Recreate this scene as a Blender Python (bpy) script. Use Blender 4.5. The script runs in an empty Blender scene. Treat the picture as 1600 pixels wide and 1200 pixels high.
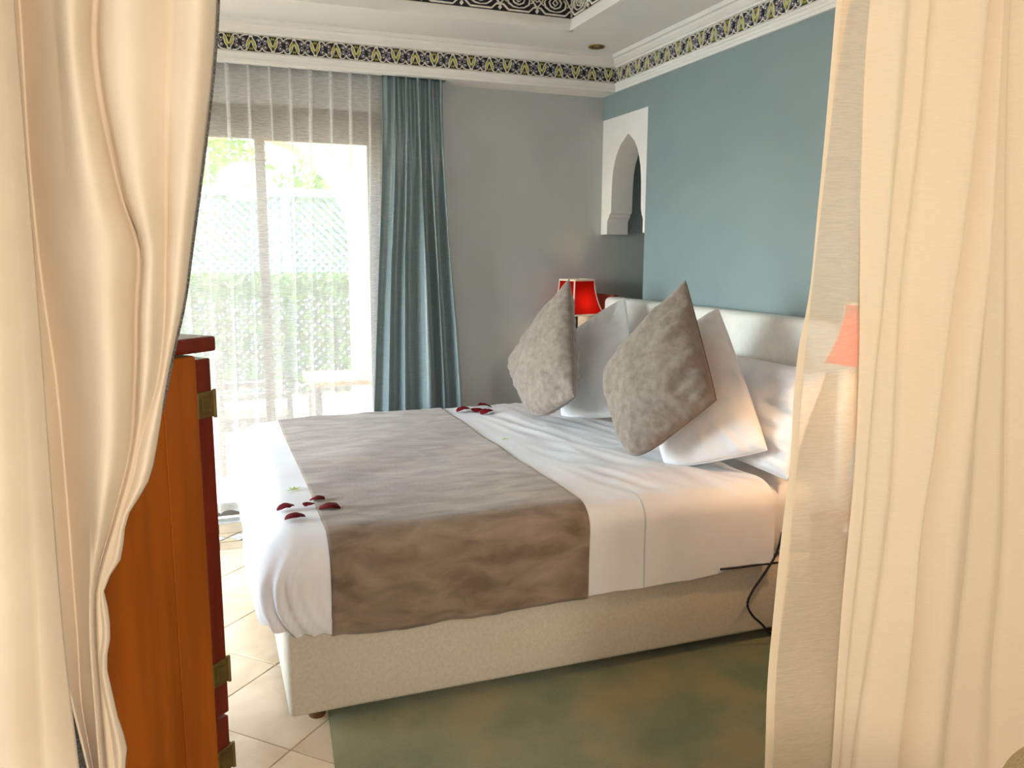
import bpy, bmesh, math, random
import numpy as np
from mathutils import Vector, Matrix, noise

random.seed(7)
scene = bpy.context.scene
C = scene.collection
PI = math.pi

# ------------------------------------------------------------------ camera
FOC = 1270.0
CAM = np.array([0.0, 0.0, 1.5])
MR = np.array([[0.93666118, -0.35020474, 0.00474095],      # right
               [-0.05137567, -0.1507747, -0.98723226],      # down
               [0.34644823, 0.92445856, -0.15921681]])      # forward
cam_d = bpy.data.cameras.new('camera')
cam = bpy.data.objects.new('camera', cam_d)
C.objects.link(cam)
cam_d.sensor_width = 36.0
cam_d.lens = FOC / 1600.0 * 36.0
cam_d.clip_start = 0.05
cam_d.clip_end = 200
r, d, f = MR
cam.matrix_world = Matrix(((r[0], -d[0], -f[0], CAM[0]), (r[1], -d[1], -f[1], CAM[1]),
                           (r[2], -d[2], -f[2], CAM[2]), (0, 0, 0, 1)))
scene.camera = cam

# ------------------------------------------------------------------ world, sun, lights, exposure
world = bpy.data.worlds.new('world')
scene.world = world
world.use_nodes = True
wn = world.node_tree
sky = wn.nodes.new('ShaderNodeTexSky')
sky.sky_type = 'NISHITA'
sky.sun_disc = False
sky.sun_elevation = math.radians(52)
sky.sun_rotation = math.radians(250)
sky.dust_density = 2.0
bg = wn.nodes['Background']
bg.inputs['Strength'].default_value = 1.5
wn.links.new(sky.outputs[0], bg.inputs[0])

def light(name, kind, loc, energy, color, rot=(0, 0, 0), **kw):
    l = bpy.data.lights.new(name, kind)
    l.energy = energy
    l.color = color
    for k, v in kw.items():
        setattr(l, k, v)
    o = bpy.data.objects.new(name, l)
    o.location = loc
    o.rotation_euler = rot
    C.objects.link(o)
    return o

sun = light('sun', 'SUN', (0, 8, 10), 5.0, (1.0, 0.95, 0.86), angle=0.01)
sun.rotation_euler = Vector((0.62, -0.12, -0.85)).to_track_quat('-Z', 'Y').to_euler()
# sitting-room ceiling lights behind the viewer
light('sitting_room_ceiling_light', 'AREA', (0.55, -1.9, 2.4), 50, (1.0, 0.88, 0.74), (math.radians(40), 0, 0), shape='DISK', size=0.7)
# added cool fill light, no door behind it, unseen to the viewer's rear left
light('sitting_room_cool_fill', 'AREA', (-1.9, -0.6, 1.5), 18, (0.86, 0.94, 1.0), (0, math.radians(-90), 0), shape='RECTANGLE', size=2.0, size_y=1.8)

# daylight of the second garden door in the left wall, opposite the headboard
light('side_door_daylight', 'AREA', (-8.0, 3.0, 1.7), 560, (0.84, 0.93, 1.0), (0, math.radians(-90), 0), shape='RECTANGLE', size=3.2, size_y=5.0)

vs = scene.view_settings
vs.view_transform = 'Standard'
vs.look = 'None'
vs.exposure = 0.68
vs.gamma = 1.0
vs.use_curve_mapping = False

# ------------------------------------------------------------------ pixel helpers (a pixel gives a ray; the plane it meets gives the depth)
def ray(u, v):
    return MR.T @ np.array([u - 800.0, v - 600.0, FOC])

def W(u, v, ax, val):
    dd = ray(u, v)
    return CAM + dd * (val - CAM[ax]) / dd[ax]

def Wp(u, v, P, n):
    dd = ray(u, v)
    return CAM + dd * (n @ (P - CAM)) / (n @ dd)

# ------------------------------------------------------------------ materials
MATS = {}

def srgb(r, g, b):
    def c(x):
        x /= 255.0
        return x / 12.92 if x <= 0.04045 else ((x + 0.055) / 1.055) ** 2.4
    return (c(r), c(g), c(b), 1.0)

def mat(name, col, rough=0.6, col2=None, nscale=5.0, ncon=(0.35, 0.65), stretch=(1, 1, 1), bump=0.0, bscale=80.0,
        bstretch=(1, 1, 1), metal=0.0, sheen=0.0, spec=0.5, detail=4.0, rnd=0.0, distort=0.0, coat=0.0):
    m = bpy.data.materials.new(name)
    m.use_nodes = True
    nt = m.node_tree
    N, L = nt.nodes, nt.links
    p = N['Principled BSDF']
    p.inputs['Roughness'].default_value = rough
    p.inputs['Metallic'].default_value = metal
    p.inputs['Specular IOR Level'].default_value = spec
    p.inputs['Sheen Weight'].default_value = sheen
    p.inputs['Coat Weight'].default_value = coat
    p.inputs['Base Color'].default_value = col
    tc = N.new('ShaderNodeTexCoord')
    if col2 is not None:
        mp = N.new('ShaderNodeMapping')
        mp.inputs['Scale'].default_value = stretch
        L.new(tc.outputs['Object'], mp.inputs[0])
        nz = N.new('ShaderNodeTexNoise')
        nz.inputs['Scale'].default_value = nscale
        nz.inputs['Detail'].default_value = detail
        nz.inputs['Distortion'].default_value = distort
        vec = mp.outputs[0]
        if rnd > 0:
            oi = N.new('ShaderNodeObjectInfo')
            ad = N.new('ShaderNodeVectorMath')
            ad.operation = 'MULTIPLY_ADD'
            ad.inputs[1].default_value = (37.0, 37.0, 37.0)
            L.new(oi.outputs['Random'], ad.inputs[0])
            L.new(vec, ad.inputs[2])
            vec = ad.outputs[0]
        L.new(vec, nz.inputs['Vector'])
        rp = N.new('ShaderNodeValToRGB')
        rp.color_ramp.elements[0].position = ncon[0]
        rp.color_ramp.elements[1].position = ncon[1]
        rp.color_ramp.elements[0].color = col
        rp.color_ramp.elements[1].color = col2
        L.new(nz.outputs['Fac'], rp.inputs[0])
        out = rp.outputs[0]
        if rnd > 0:
            hs = N.new('ShaderNodeHueSaturation')
            mr = N.new('ShaderNodeMapRange')
            mr.inputs['To Min'].default_value = 1 - rnd
            mr.inputs['To Max'].default_value = 1 + rnd
            L.new(oi.outputs['Random'], mr.inputs[0])
            L.new(mr.outputs[0], hs.inputs['Value'])
            L.new(out, hs.inputs['Color'])
            out = hs.outputs[0]
        L.new(out, p.inputs['Base Color'])
    if bump > 0:
        mp2 = N.new('ShaderNodeMapping')
        mp2.inputs['Scale'].default_value = bstretch
        L.new(tc.outputs['Object'], mp2.inputs[0])
        n2 = N.new('ShaderNodeTexNoise')
        n2.inputs['Scale'].default_value = bscale
        n2.inputs['Detail'].default_value = 3.0
        L.new(mp2.outputs[0], n2.inputs['Vector'])
        bp = N.new('ShaderNodeBump')
        bp.inputs['Strength'].default_value = bump
        bp.inputs['Distance'].default_value = 0.01
        L.new(n2.outputs['Fac'], bp.inputs['Height'])
        L.new(bp.outputs[0], p.inputs['Normal'])
    MATS[name] = m
    return m

def sheer_mat(name, col, transp, transp2, weave=(300, 300, 40), ws=1.0, tlc=0.45):
    """woven voile: part open (transparent), part translucent thread"""
    m = bpy.data.materials.new(name)
    m.use_nodes = True
    nt = m.node_tree
    N, L = nt.nodes, nt.links
    N.remove(N['Principled BSDF'])
    out = N['Material Output']
    tr = N.new('ShaderNodeBsdfTransparent')
    df = N.new('ShaderNodeBsdfDiffuse')
    df.inputs['Color'].default_value = col
    tl = N.new('ShaderNodeBsdfTranslucent')
    tl.inputs['Color'].default_value = col
    m1 = N.new('ShaderNodeMixShader')
    m1.inputs[0].default_value = tlc
    L.new(df.outputs[0], m1.inputs[1])
    L.new(tl.outputs[0], m1.inputs[2])
    tc = N.new('ShaderNodeTexCoord')
    mp = N.new('ShaderNodeMapping')
    mp.inputs['Scale'].default_value = weave
    L.new(tc.outputs['Object'], mp.inputs[0])
    nz = N.new('ShaderNodeTexNoise')
    nz.inputs['Scale'].default_value = ws
    nz.inputs['Detail'].default_value = 2.0
    L.new(mp.outputs[0], nz.inputs['Vector'])
    mr = N.new('ShaderNodeMapRange')
    mr.inputs['From Min'].default_value = 0.3
    mr.inputs['From Max'].default_value = 0.7
    mr.inputs['To Min'].default_value = 1 - transp
    mr.inputs['To Max'].default_value = 1 - transp2
    L.new(nz.outputs['Fac'], mr.inputs[0])
    m2 = N.new('ShaderNodeMixShader')
    L.new(mr.outputs[0], m2.inputs[0])
    L.new(tr.outputs[0], m2.inputs[1])
    L.new(m1.outputs[0], m2.inputs[2])
    L.new(m2.outputs[0], out.inputs[0])
    MATS[name] = m
    return m

def emit_mat(name, col, strength):
    m = bpy.data.materials.new(name)
    m.use_nodes = True
    p = m.node_tree.nodes['Principled BSDF']
    p.inputs['Base Color'].default_value = col
    p.inputs['Emission Color'].default_value = col
    p.inputs['Emission Strength'].default_value = strength
    MATS[name] = m
    return m

def glass_mat(name):
    m = bpy.data.materials.new(name)
    m.use_nodes = True
    N, L = m.node_tree.nodes, m.node_tree.links
    N.remove(N['Principled BSDF'])
    tr = N.new('ShaderNodeBsdfTransparent')
    tr.inputs[0].default_value = (0.96, 0.98, 0.97, 1)
    gl = N.new('ShaderNodeBsdfGlossy')
    gl.inputs['Roughness'].default_value = 0.02
    mx = N.new('ShaderNodeMixShader')
    mx.inputs[0].default_value = 0.05
    L.new(tr.outputs[0], mx.inputs[1])
    L.new(gl.outputs[0], mx.inputs[2])
    L.new(mx.outputs[0], N['Material Output'].inputs[0])
    MATS[name] = m
    return m

mat('wall_grey', srgb(186, 191, 190), 0.7, srgb(181, 186, 185), 3.0, bump=0.05, bscale=160)
mat('wall_teal', srgb(136, 155, 157), 0.45, srgb(132, 151, 154), 3.0, bump=0.05, bscale=160)
mat('plaster_white', srgb(236, 236, 232), 0.7, srgb(230, 230, 226), 4.0, bump=0.04, bscale=120)
mat('ceiling_white', srgb(232, 232, 230), 0.8, srgb(228, 228, 226), 2.0)
mat('carve_white', srgb(232, 230, 218), 0.6, srgb(222, 220, 205), 30.0)
mat('carve_grey', srgb(158, 156, 168), 0.6, srgb(140, 138, 150), 30.0)
mat('carve_gold', srgb(196, 196, 72), 0.5, srgb(168, 160, 50), 40.0)
mat('carve_dark', srgb(28, 28, 34), 0.7, srgb(40, 38, 44), 40.0)
mat('tile', srgb(226, 207, 178), 0.32, srgb(204, 180, 146), 3.2, (0.38, 0.72), rnd=0.05, detail=6, distort=1.2, bump=0.03, bscale=30)
mat('grout', srgb(120, 98, 76), 0.9, srgb(100, 82, 64), 60.0)
mat('cabochon', srgb(206, 202, 192), 0.35, srgb(172, 170, 166), 20.0)
mat('border_tile', srgb(196, 176, 140), 0.4, srgb(168, 150, 120), 8.0, rnd=0.05)
mat('rug', srgb(92, 108, 70), 0.95, srgb(136, 130, 84), 3.2, (0.36, 0.64), sheen=0.3, bump=0.6, bscale=260, detail=6)
mat('linen_base', srgb(206, 198, 180), 0.85, srgb(196, 187, 168), 90.0, bump=0.1, bscale=500, sheen=0.1)
mat('headboard', srgb(226, 226, 220), 0.55, srgb(220, 220, 214), 40.0, bump=0.05, bscale=300)
mat('cotton', srgb(234, 235, 238), 0.75, srgb(229, 230, 233), 6.0, bump=0.05, bscale=60, sheen=0.15)
mat('taupe_velvet', srgb(108, 89, 72), 0.8, srgb(152, 134, 114), 15.0, (0.34, 0.70), stretch=(0.4, 1.0, 1.0), bump=0.12, bscale=120,
    sheen=0.35, detail=9, distort=0.6)
mat('taupe_cushion', srgb(124, 110, 100), 0.75, srgb(148, 136, 124), 34.0, (0.34, 0.68), bump=0.15, bscale=90, sheen=0.4, detail=10)
mat('taupe_seam', srgb(116, 102, 92), 0.8, srgb(126, 112, 102), 20.0)
mat('drape_teal', srgb(128, 147, 151), 0.32, srgb(112, 132, 137), 60.0, stretch=(0.3, 0.3, 6), bump=0.12, bscale=60, bstretch=(1, 1, 9), spec=0.6, sheen=0.2)
mat('cream_cloth', srgb(226, 209, 186), 0.85, srgb(221, 203, 180), 8.0, bump=0.05, bscale=600, sheen=0.15)
mat('lining_grey', srgb(120, 118, 116), 0.9, srgb(70, 68, 68), 420.0, (0.42, 0.58))
mat('wood_orange', srgb(162, 84, 12), 0.38, srgb(136, 68, 8), 3.0, stretch=(6, 6, 0.5), spec=0.35, detail=6, distort=0.3)
mat('wood_red', srgb(110, 34, 12), 0.35, srgb(88, 24, 8), 5.0, stretch=(6, 6, 0.6), spec=0.4)
mat('wood_brown', srgb(140, 66, 28), 0.4, srgb(112, 48, 20), 4.0, stretch=(1, 6, 1), detail=6)
mat('brass', srgb(138, 118, 70), 0.42, srgb(118, 100, 58), 20.0, metal=0.85)
mat('gold_ring', srgb(190, 160, 60), 0.3, srgb(160, 130, 40), 20.0, metal=0.9)
mat('lamp_dark', srgb(24, 22, 20), 0.5)
mat('petal', srgb(112, 6, 16), 0.75, srgb(58, 3, 9), 40.0, (0.3, 0.7), spec=0.15)
mat('sprig', srgb(186, 204, 96), 0.6, srgb(150, 178, 70), 60.0)
mat('cord', srgb(22, 24, 34), 0.5)
mat('foot_wood', srgb(96, 60, 28), 0.5, srgb(80, 48, 22), 20)
mat('frame_grey', srgb(120, 118, 108), 0.5, srgb(104, 102, 92), 20.0, stretch=(1, 1, 8))
mat('header_brown', srgb(104, 98, 82), 0.6, srgb(84, 78, 64), 30.0, stretch=(0.3, 1, 6))
mat('chair_cloth', srgb(206, 176, 132), 0.9, srgb(176, 146, 106), 300.0, bump=0.2, bscale=400)
mat('chair_welt', srgb(150, 118, 78), 0.8, srgb(128, 98, 60), 200)
mat('shade_trim', srgb(240, 226, 206), 0.7)
mat('ceramic', srgb(220, 214, 206), 0.25, srgb(212, 206, 198), 10)
mat('arcade_plaster', srgb(226, 206, 172), 0.85, srgb(216, 196, 162), 3.0, bump=0.08, bscale=60)
mat('terrace_tile', srgb(206, 190, 166), 0.6, srgb(188, 172, 148), 3.0)
mat('fence_paint', srgb(150, 182, 188), 0.6, srgb(138, 172, 178), 12.0)
mat('leaf', srgb(142, 190, 40), 0.6, srgb(92, 140, 28), 3.0)
mat('leaf_hedge', srgb(96, 150, 48), 0.6, srgb(62, 104, 36), 4.0)
mat('bark', srgb(100, 80, 60), 0.9, srgb(80, 62, 44), 10)
mat('rattan', srgb(120, 112, 104), 0.8, srgb(90, 84, 78), 80.0)
mat('terracotta', srgb(206, 140, 96), 0.6, srgb(190, 122, 80), 10)
mat('peach_cushion', srgb(232, 190, 162), 0.8, srgb(224, 180, 152), 10)
sheer_mat('voile_white', (0.93, 0.94, 0.93, 1), 0.62, 0.46, (30, 30, 260))
sheer_mat('linen_sheer', srgb(242, 224, 198), 0.36, 0.24, (40, 40, 620))
sheer_mat('linen_layer', srgb(242, 224, 198), 0.12, 0.07, (40, 40, 620), tlc=0.22)
sheer_mat('red_shade', (0.24, 0.006, 0.004, 1), 0.0, 0.0)
emit_mat('bulb', (1.0, 0.72, 0.42, 1), 25)
glass_mat('pane')

# ------------------------------------------------------------------ mesh helpers
def obj(name, verts, faces, material, parent=None, smooth=False, label=None, cat=None, group=None, kind=None):
    me = bpy.data.meshes.new(name)
    me.from_pydata([tuple(float(c) for c in v) for v in verts], [], faces)
    me.update()
    if smooth:
        for p in me.polygons:
            p.use_smooth = True
    o = bpy.data.objects.new(name, me)
    C.objects.link(o)
    if material:
        me.materials.append(MATS[material])
    if parent is not None:
        o.parent = parent
    tag(o, label, cat, group, kind)
    return o

def share(o, name, loc=(0, 0, 0), rot=(0, 0, 0), parent=None, scale=None):
    c = bpy.data.objects.new(name, o.data)
    C.objects.link(c)
    c.location = loc
    c.rotation_euler = rot
    if scale:
        c.scale = scale
    if parent is not None:
        c.parent = parent
    return c

def tag(o, label=None, cat=None, group=None, kind=None):
    if label:
        o['label'] = label
    if cat:
        o['category'] = cat
    if group:
        o['group'] = group
    if kind:
        o['kind'] = kind
    return o

def empty(name, loc, label=None, cat=None, group=None, rz=0.0):
    o = bpy.data.objects.new(name, None)
    o.empty_display_size = 0.1
    C.objects.link(o)
    o.location = loc
    o.rotation_euler = (0, 0, rz)
    return tag(o, label, cat, group)

class MB:
    """collects pieces of one mesh"""
    def __init__(self):
        self.v, self.f = [], []
    def add(self, v, f):
        n = len(self.v)
        self.v += [tuple(float(c) for c in p) for p in v]
        self.f += [tuple(i + n for i in q) for q in f]
        return self
    def box(self, x0, x1, y0, y1, z0, z1):
        v = [(x, y, z) for z in (z0, z1) for y in (y0, y1) for x in (x0, x1)]
        return self.add(v, [(0, 2, 3, 1), (4, 5, 7, 6), (0, 1, 5, 4), (2, 6, 7, 3), (0, 4, 6, 2), (1, 3, 7, 5)])
    def bbox(self, x0, x1, y0, y1, z0, z1, b=0.005, seg=2):
        bm = bmesh.new()
        bmesh.ops.create_cube(bm, size=1.0)
        for v in bm.verts:
            v.co = Vector(((x0 + x1) / 2 + v.co.x * (x1 - x0), (y0 + y1) / 2 + v.co.y * (y1 - y0), (z0 + z1) / 2 + v.co.z * (z1 - z0)))
        bmesh.ops.bevel(bm, geom=bm.edges[:], offset=b, segments=seg, affect='EDGES', profile=0.5)
        return self.bm(bm)
    def bm(self, bm):
        bm.verts.index_update()
        v = [tuple(x.co) for x in bm.verts]
        f = [tuple(x.index for x in q.verts) for q in bm.faces]
        bm.free()
        return self.add(v, f)
    def prism(self, poly, fn, a, b):
        """poly of 2D points extruded; fn(p,q,t)->xyz"""
        n = len(poly)
        v = [fn(p, q, a) for p, q in poly] + [fn(p, q, b) for p, q in poly]
        f = [tuple(range(n)), tuple(range(2 * n - 1, n - 1, -1))] + [(i, n + i, n + (i + 1) % n, (i + 1) % n) for i in range(n)]
        return self.add(v, f)
    def lathe(self, prof, seg=24, c=(0, 0, 0)):
        v, f = [], []
        for (rr, z) in prof:
            for k in range(seg):
                a = 2 * PI * k / seg
                v.append((c[0] + rr * math.cos(a), c[1] + rr * math.sin(a), c[2] + z))
        for i in range(len(prof) - 1):
            for k in range(seg):
                f.append((i * seg + k, i * seg + (k + 1) % seg, (i + 1) * seg + (k + 1) % seg, (i + 1) * seg + k))
        f.append(tuple(range(seg - 1, -1, -1)))
        f.append(tuple((len(prof) - 1) * seg + k for k in range(seg)))
        return self.add(v, f)
    def tube(self, pts, rad, seg=8, closed=False):
        pts = [Vector(p) for p in pts]
        n = len(pts)
        v, f = [], []
        up = Vector((0, 0, 1))
        for i, p in enumerate(pts):
            a = pts[(i - 1) % n] if (closed or i > 0) else p
            b = pts[(i + 1) % n] if (closed or i < n - 1) else p
            t = (b - a)
            t = t.normalized() if t.length > 1e-9 else Vector((0, 0, 1))
            s = t.cross(up)
            if s.length < 1e-3:
                s = t.cross(Vector((1, 0, 0)))
            s.normalize()
            w = s.cross(t)
            rr = rad[i] if isinstance(rad, (list, tuple)) else rad
            for k in range(seg):
                an = 2 * PI * k / seg
                v.append(p + s * math.cos(an) * rr + w * math.sin(an) * rr)
        m = n if closed else n - 1
        for i in range(m):
            j = (i + 1) % n
            for k in range(seg):
                f.append((i * seg + k, i * seg + (k + 1) % seg, j * seg + (k + 1) % seg, j * seg + k))
        if not closed:
            f.append(tuple(range(seg - 1, -1, -1)))
            f.append(tuple((n - 1) * seg + k for k in range(seg)))
        return self.add(v, f)
    def ribbon(self, pts, w, z0, z1, fn=lambda a, b, c: (a, b, c)):
        """flat strip of width w along a 2D polyline, raised from z0 to z1"""
        P = [Vector(p) for p in pts]
        n = len(P)
        L, R = [], []
        for i in range(n):
            a = P[max(i - 1, 0)]
            b = P[min(i + 1, n - 1)]
            t = (b - a)
            t = t.normalized() if t.length > 1e-9 else Vector((1, 0))
            s = Vector((-t.y, t.x)) * (w[i] if isinstance(w, (list, tuple)) else w) / 2
            L.append(P[i] + s)
            R.append(P[i] - s)
        v = []
        for i in range(n):
            v += [fn(L[i].x, L[i].y, z0), fn(L[i].x, L[i].y, z1), fn(R[i].x, R[i].y, z1), fn(R[i].x, R[i].y, z0)]
        f = []
        for i in range(n - 1):
            a, b = 4 * i, 4 * i + 4
            f += [(a, b, b + 1, a + 1), (a + 1, b + 1, b + 2, a + 2), (a + 2, b + 2, b + 3, a + 3)]
        return self.add(v, f)
    def poly(self, pts, z0, z1):
        n = len(pts)
        v = [(p[0], p[1], z0) for p in pts] + [(p[0], p[1], z1) for p in pts]
        return self.add(v, [tuple(range(n, 2 * n))] + [(i, (i + 1) % n, n + (i + 1) % n, n + i) for i in range(n)])
    def build(self, name, material, parent=None, smooth=False, **kw):
        return obj(name, self.v, self.f, material, parent, smooth, **kw)

def grid_faces(nu, nv):
    return [(i * nv + j, i * nv + j + 1, (i + 1) * nv + j + 1, (i + 1) * nv + j) for i in range(nu - 1) for j in range(nv - 1)]

def autosmooth(o, ang=35):
    me = o.data
    for p in me.polygons:
        p.use_smooth = True
    bm = bmesh.new()
    bm.from_mesh(me)
    for e in bm.edges:
        if len(e.link_faces) == 2 and e.calc_face_angle(0) > math.radians(ang):
            e.smooth = False
    bm.to_mesh(me)
    bm.free()
    return o

def fixn(o):
    bm = bmesh.new()
    bm.from_mesh(o.data)
    bmesh.ops.recalc_face_normals(bm, faces=bm.faces)
    bm.to_mesh(o.data)
    bm.free()
    return o

def sstep(t):
    t = max(0.0, min(1.0, t))
    return t * t * (3 - 2 * t)

# ================================================================== the setting
XT = 2.326        # headboard wall
YW = 4.651        # window wall
XL = -2.2
YB = -2.4
ZC = 2.635

def ST(o, label=None):
    o['kind'] = 'structure'
    if label:
        o['label'] = label
    return o

# ---- floor: grout bed and tiles laid on the diagonal
fl = ST(MB().box(XL, 2.8, YB, 4.93, -0.12, -0.006).build('floor', 'grout'), 'beige marble tile floor laid on the diagonal')
TS = 0.39
s2 = math.sqrt(0.5)

def clip(poly, n, dd):
    out = []
    for i in range(len(poly)):
        a, b = poly[i], poly[(i + 1) % len(poly)]
        da = a[0] * n[0] + a[1] * n[1] - dd
        db = b[0] * n[0] + b[1] * n[1] - dd
        if da <= 0:
            out.append(a)
        if (da < 0 < db) or (db < 0 < da):
            t = da / (da - db)
            out.append((a[0] + t * (b[0] - a[0]), a[1] + t * (b[1] - a[1])))
    return out

def tile_mesh(poly, z0=-0.012, z1=0.0, b=0.0015):
    cx = sum(p[0] for p in poly) / len(poly)
    cy = sum(p[1] for p in poly) / len(poly)
    n = len(poly)
    ins = []
    for p in poly:
        dd = math.hypot(p[0] - cx, p[1] - cy)
        k = max(0.0, 1 - 1.6 * b / max(dd, 1e-6))
        ins.append((cx + (p[0] - cx) * k, cy + (p[1] - cy) * k))
    v = [(p[0], p[1], z0) for p in poly] + [(p[0], p[1], z1 - b) for p in poly] + [(p[0], p[1], z1) for p in ins]
    f = [tuple(range(2 * n, 3 * n))]
    for lv in (0, 1):
        f += [(lv * n + i, lv * n + (i + 1) % n, (lv + 1) * n + (i + 1) % n, (lv + 1) * n + i) for i in range(n)]
    return v, f

YT = 4.21
half = TS / 2 - 0.0022
full_tile = None
for i in range(-14, 16):
    for j in range(-14, 16):
        A = 1.55 + TS * (i + 0.5)
        B = 1.79 + TS * (j + 0.5)
        cx, cy = (B - A) * s2, (B + A) * s2
        if not (XL - 0.3 < cx < XT + 0.3 and 0.2 < cy < YT + 0.3):
            continue
        sq = [(cx + s2 * half * (a - b), cy + s2 * half * (a + b)) for a, b in ((1, 1), (-1, 1), (-1, -1), (1, -1))][::-1]
        q = sq
        for n, dd in (((1, 0), XT - 0.002), ((-1, 0), -XL), ((0, 1), YT)):
            q = clip(q, n, dd)
            if len(q) < 3:
                break
        if len(q) < 3:
            continue
        if len(q) == 4 and all(abs(q[k][0] - sq[k][0]) < 1e-6 and abs(q[k][1] - sq[k][1]) < 1e-6 for k in range(4)):
            if full_tile is None:
                v, f = tile_mesh([(p[0] - cx, p[1] - cy) for p in q][::-1])
                full_tile = obj('tile', v, f, 'tile', fl)
                full_tile.location = (cx, cy, 0)
            else:
                share(full_tile, 'tile', (cx, cy, 0), (0, 0, random.choice((0, PI / 2, PI, -PI / 2))), fl)
        else:
            v, f = tile_mesh(q[::-1])
            obj('tile', v, f, 'tile', fl)
# tiles behind the viewer: one plain field
obj('sitting_room_tile_field', *tile_mesh([(XL, YB), (XT, YB), (XT, 0.2), (XL, 0.2)]), 'tile', fl)['kind'] = 'stuff'
# decorative border in front of the garden door
for k in range(-13, 14):
    x = 0.1 + k * 0.12
    dia = [(x - 0.055, 4.40), (x, 4.345), (x + 0.055, 4.40), (x, 4.455)]
    if k == -13:
        cab = obj('border_cabochon', *tile_mesh([(p[0] - x, p[1] - 4.40) for p in dia]), 'cabochon', fl)
        cab.location = (x, 4.40, 0)
        c2 = obj('border_triangle', *tile_mesh([(-0.052, -0.064), (0.052, -0.064), (0, -0.008)]), 'border_tile', fl)
        c2.location = (x + 0.06, 4.40, 0)
    else:
        share(cab, 'border_cabochon', (x, 4.40, 0), parent=fl)
        share(c2, 'border_triangle', (x + 0.06, 4.40, 0), parent=fl)
    share(c2, 'border_triangle', (x + 0.06, 4.40, 0), (0, 0, PI), fl)
for k in range(-5, 6):
    x = k * 0.4
    for (y0, y1) in ((4.215, 4.325), (4.475, 4.64)):
        obj('border_tile', *tile_mesh([(x, y0), (x + 0.396, y0), (x + 0.396, y1), (x, y1)]), 'border_tile', fl)
obj('door_sill', *tile_mesh([(-1.03, 4.645), (1.0, 4.645), (1.0, 4.93), (-1.03, 4.93)]), 'cabochon', fl)

# ---- walls
DX0, DX1, DZ = -1.03, 1.0, 2.27
ww = MB()
ww.box(XL - 0.2, DX0, YW, YW + 0.28, -0.05, 3.2)
ww.box(DX1, 3.0, YW, YW + 0.28, -0.05, 3.2)
ww.box(DX0, DX1, YW, YW + 0.28, DZ, 3.2)
ST(ww.build('wall_window', 'wall_grey'), 'pale grey painted wall with the garden door')
RY = 4.095     # edge of the corner recess
hw = MB()
hw.box(XT, XT + 0.7, YB, RY, -0.05, 3.2)
hw.box(XT, XT + 0.7, RY, YW, 2.30, 3.2)
ST(hw.build('wall_headboard', 'wall_teal'), 'teal painted wall behind the bed')
ST(MB().box(XT + 0.62, XT + 0.7, RY, YW, 0, 2.3).build('wall_recess', 'wall_teal'), 'shaded back of the corner recess')
lw = MB()
lw.box(XL - 0.2, XL, YB, 2.45, -0.05, 3.2)
lw.box(XL - 0.2, XL, 4.25, YW, -0.05, 3.2)
lw.box(XL - 0.2, XL, 2.45, 4.25, 2.22, 3.2)
ST(lw.build('wall_left', 'wall_grey'), 'grey wall with a second garden door facing the bed')
w2 = ST(empty('window_2', (0, 0, 0)), 'grey framed garden door in the left wall')
for (a, b_) in ((2.45, 2.52), (3.315, 3.385), (4.18, 4.25)):
    MB().bbox(XL - 0.09, XL - 0.03, a, b_, 0.0, 2.22, 0.004).build('frame_jamb', 'frame_grey', w2)
MB().bbox(XL - 0.09, XL - 0.03, 2.52, 4.18, 2.14, 2.22, 0.004).build('frame_header', 'frame_grey', w2)
for (a, b_) in ((2.52, 3.315), (3.385, 4.18)):
    MB().box(XL - 0.064, XL - 0.058, a, b_, 0.0, 2.14).build('glass_pane', 'pane', w2)
ST(MB().box(XL - 0.2, XT + 0.7, YB - 0.2, YB, -0.05, 3.2).build('wall_back', 'wall_grey'))

# ---- carved white arch closing the top of the recess
yl, yr = YW - 0.001, RY
zb, zt = 1.617, 2.30
prof_l = [(4.569, zb), (4.569, 1.692), (4.560, 1.708), (4.545, 1.718), (4.540, 1.735), (4.522, 1.742), (4.520, 1.76), (4.518, 1.90), (4.508, 1.98),
          (4.488, 2.04), (4.458, 2.09), (4.415, 2.135), (4.37, 2.162), (4.328, 2.185)]
prof_r = [(4.128, zb), (4.128, 1.692), (4.134, 1.708), (4.144, 1.718), (4.147, 1.735), (4.153, 1.742), (4.154, 1.76), (4.160, 1.90), (4.172, 1.98),
          (4.19, 2.04), (4.214, 2.09), (4.25, 2.135), (4.288, 2.162), (4.328, 2.185)]
X0, X1 = XT + 0.006, XT + 0.15
am = MB()
for x, flip in ((X0, False), (X1, True)):
    v, f = [], []
    n = len(prof_l)
    for (y, z) in prof_l:
        v += [(x, yl, z), (x, y, z)]
    for i in range(n - 1):
        f.append((2 * i, 2 * i + 2, 2 * i + 3, 2 * i + 1))
    b = len(v)
    for (y, z) in prof_r:
        v += [(x, y, z), (x, yr, z)]
    for i in range(n - 1):
        f.append((b + 2 * i, b + 2 * i + 2, b + 2 * i + 3, b + 2 * i + 1))
    e = len(v)
    v += [(x, yl, zt), (x, prof_l[-1][0], zt), (x, yr, zt)]
    f += [(2 * n - 2, e, e + 1, 2 * n - 1), (b + 2 * n - 2, e + 1, e + 2, b + 2 * n - 1)]
    am.add(v, f)
for P in (prof_l, prof_r):
    v, f = [], []
    for (y, z) in P:
        v += [(X0, y, z), (X1, y, z)]
    for i in range(len(P) - 1):
        f.append((2 * i, 2 * i + 1, 2 * i + 3, 2 * i + 2))
    am.add(v, f)
am.box(X0, X1, 4.569, yl, zb - 0.001, zb)
am.box(X0, X1, yr, 4.128, zb - 0.001, zb)
arch = am.build('trim_1', 'plaster_white')
fixn(arch)
ST(arch, 'white pointed plaster arch set in the wall corner')

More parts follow.
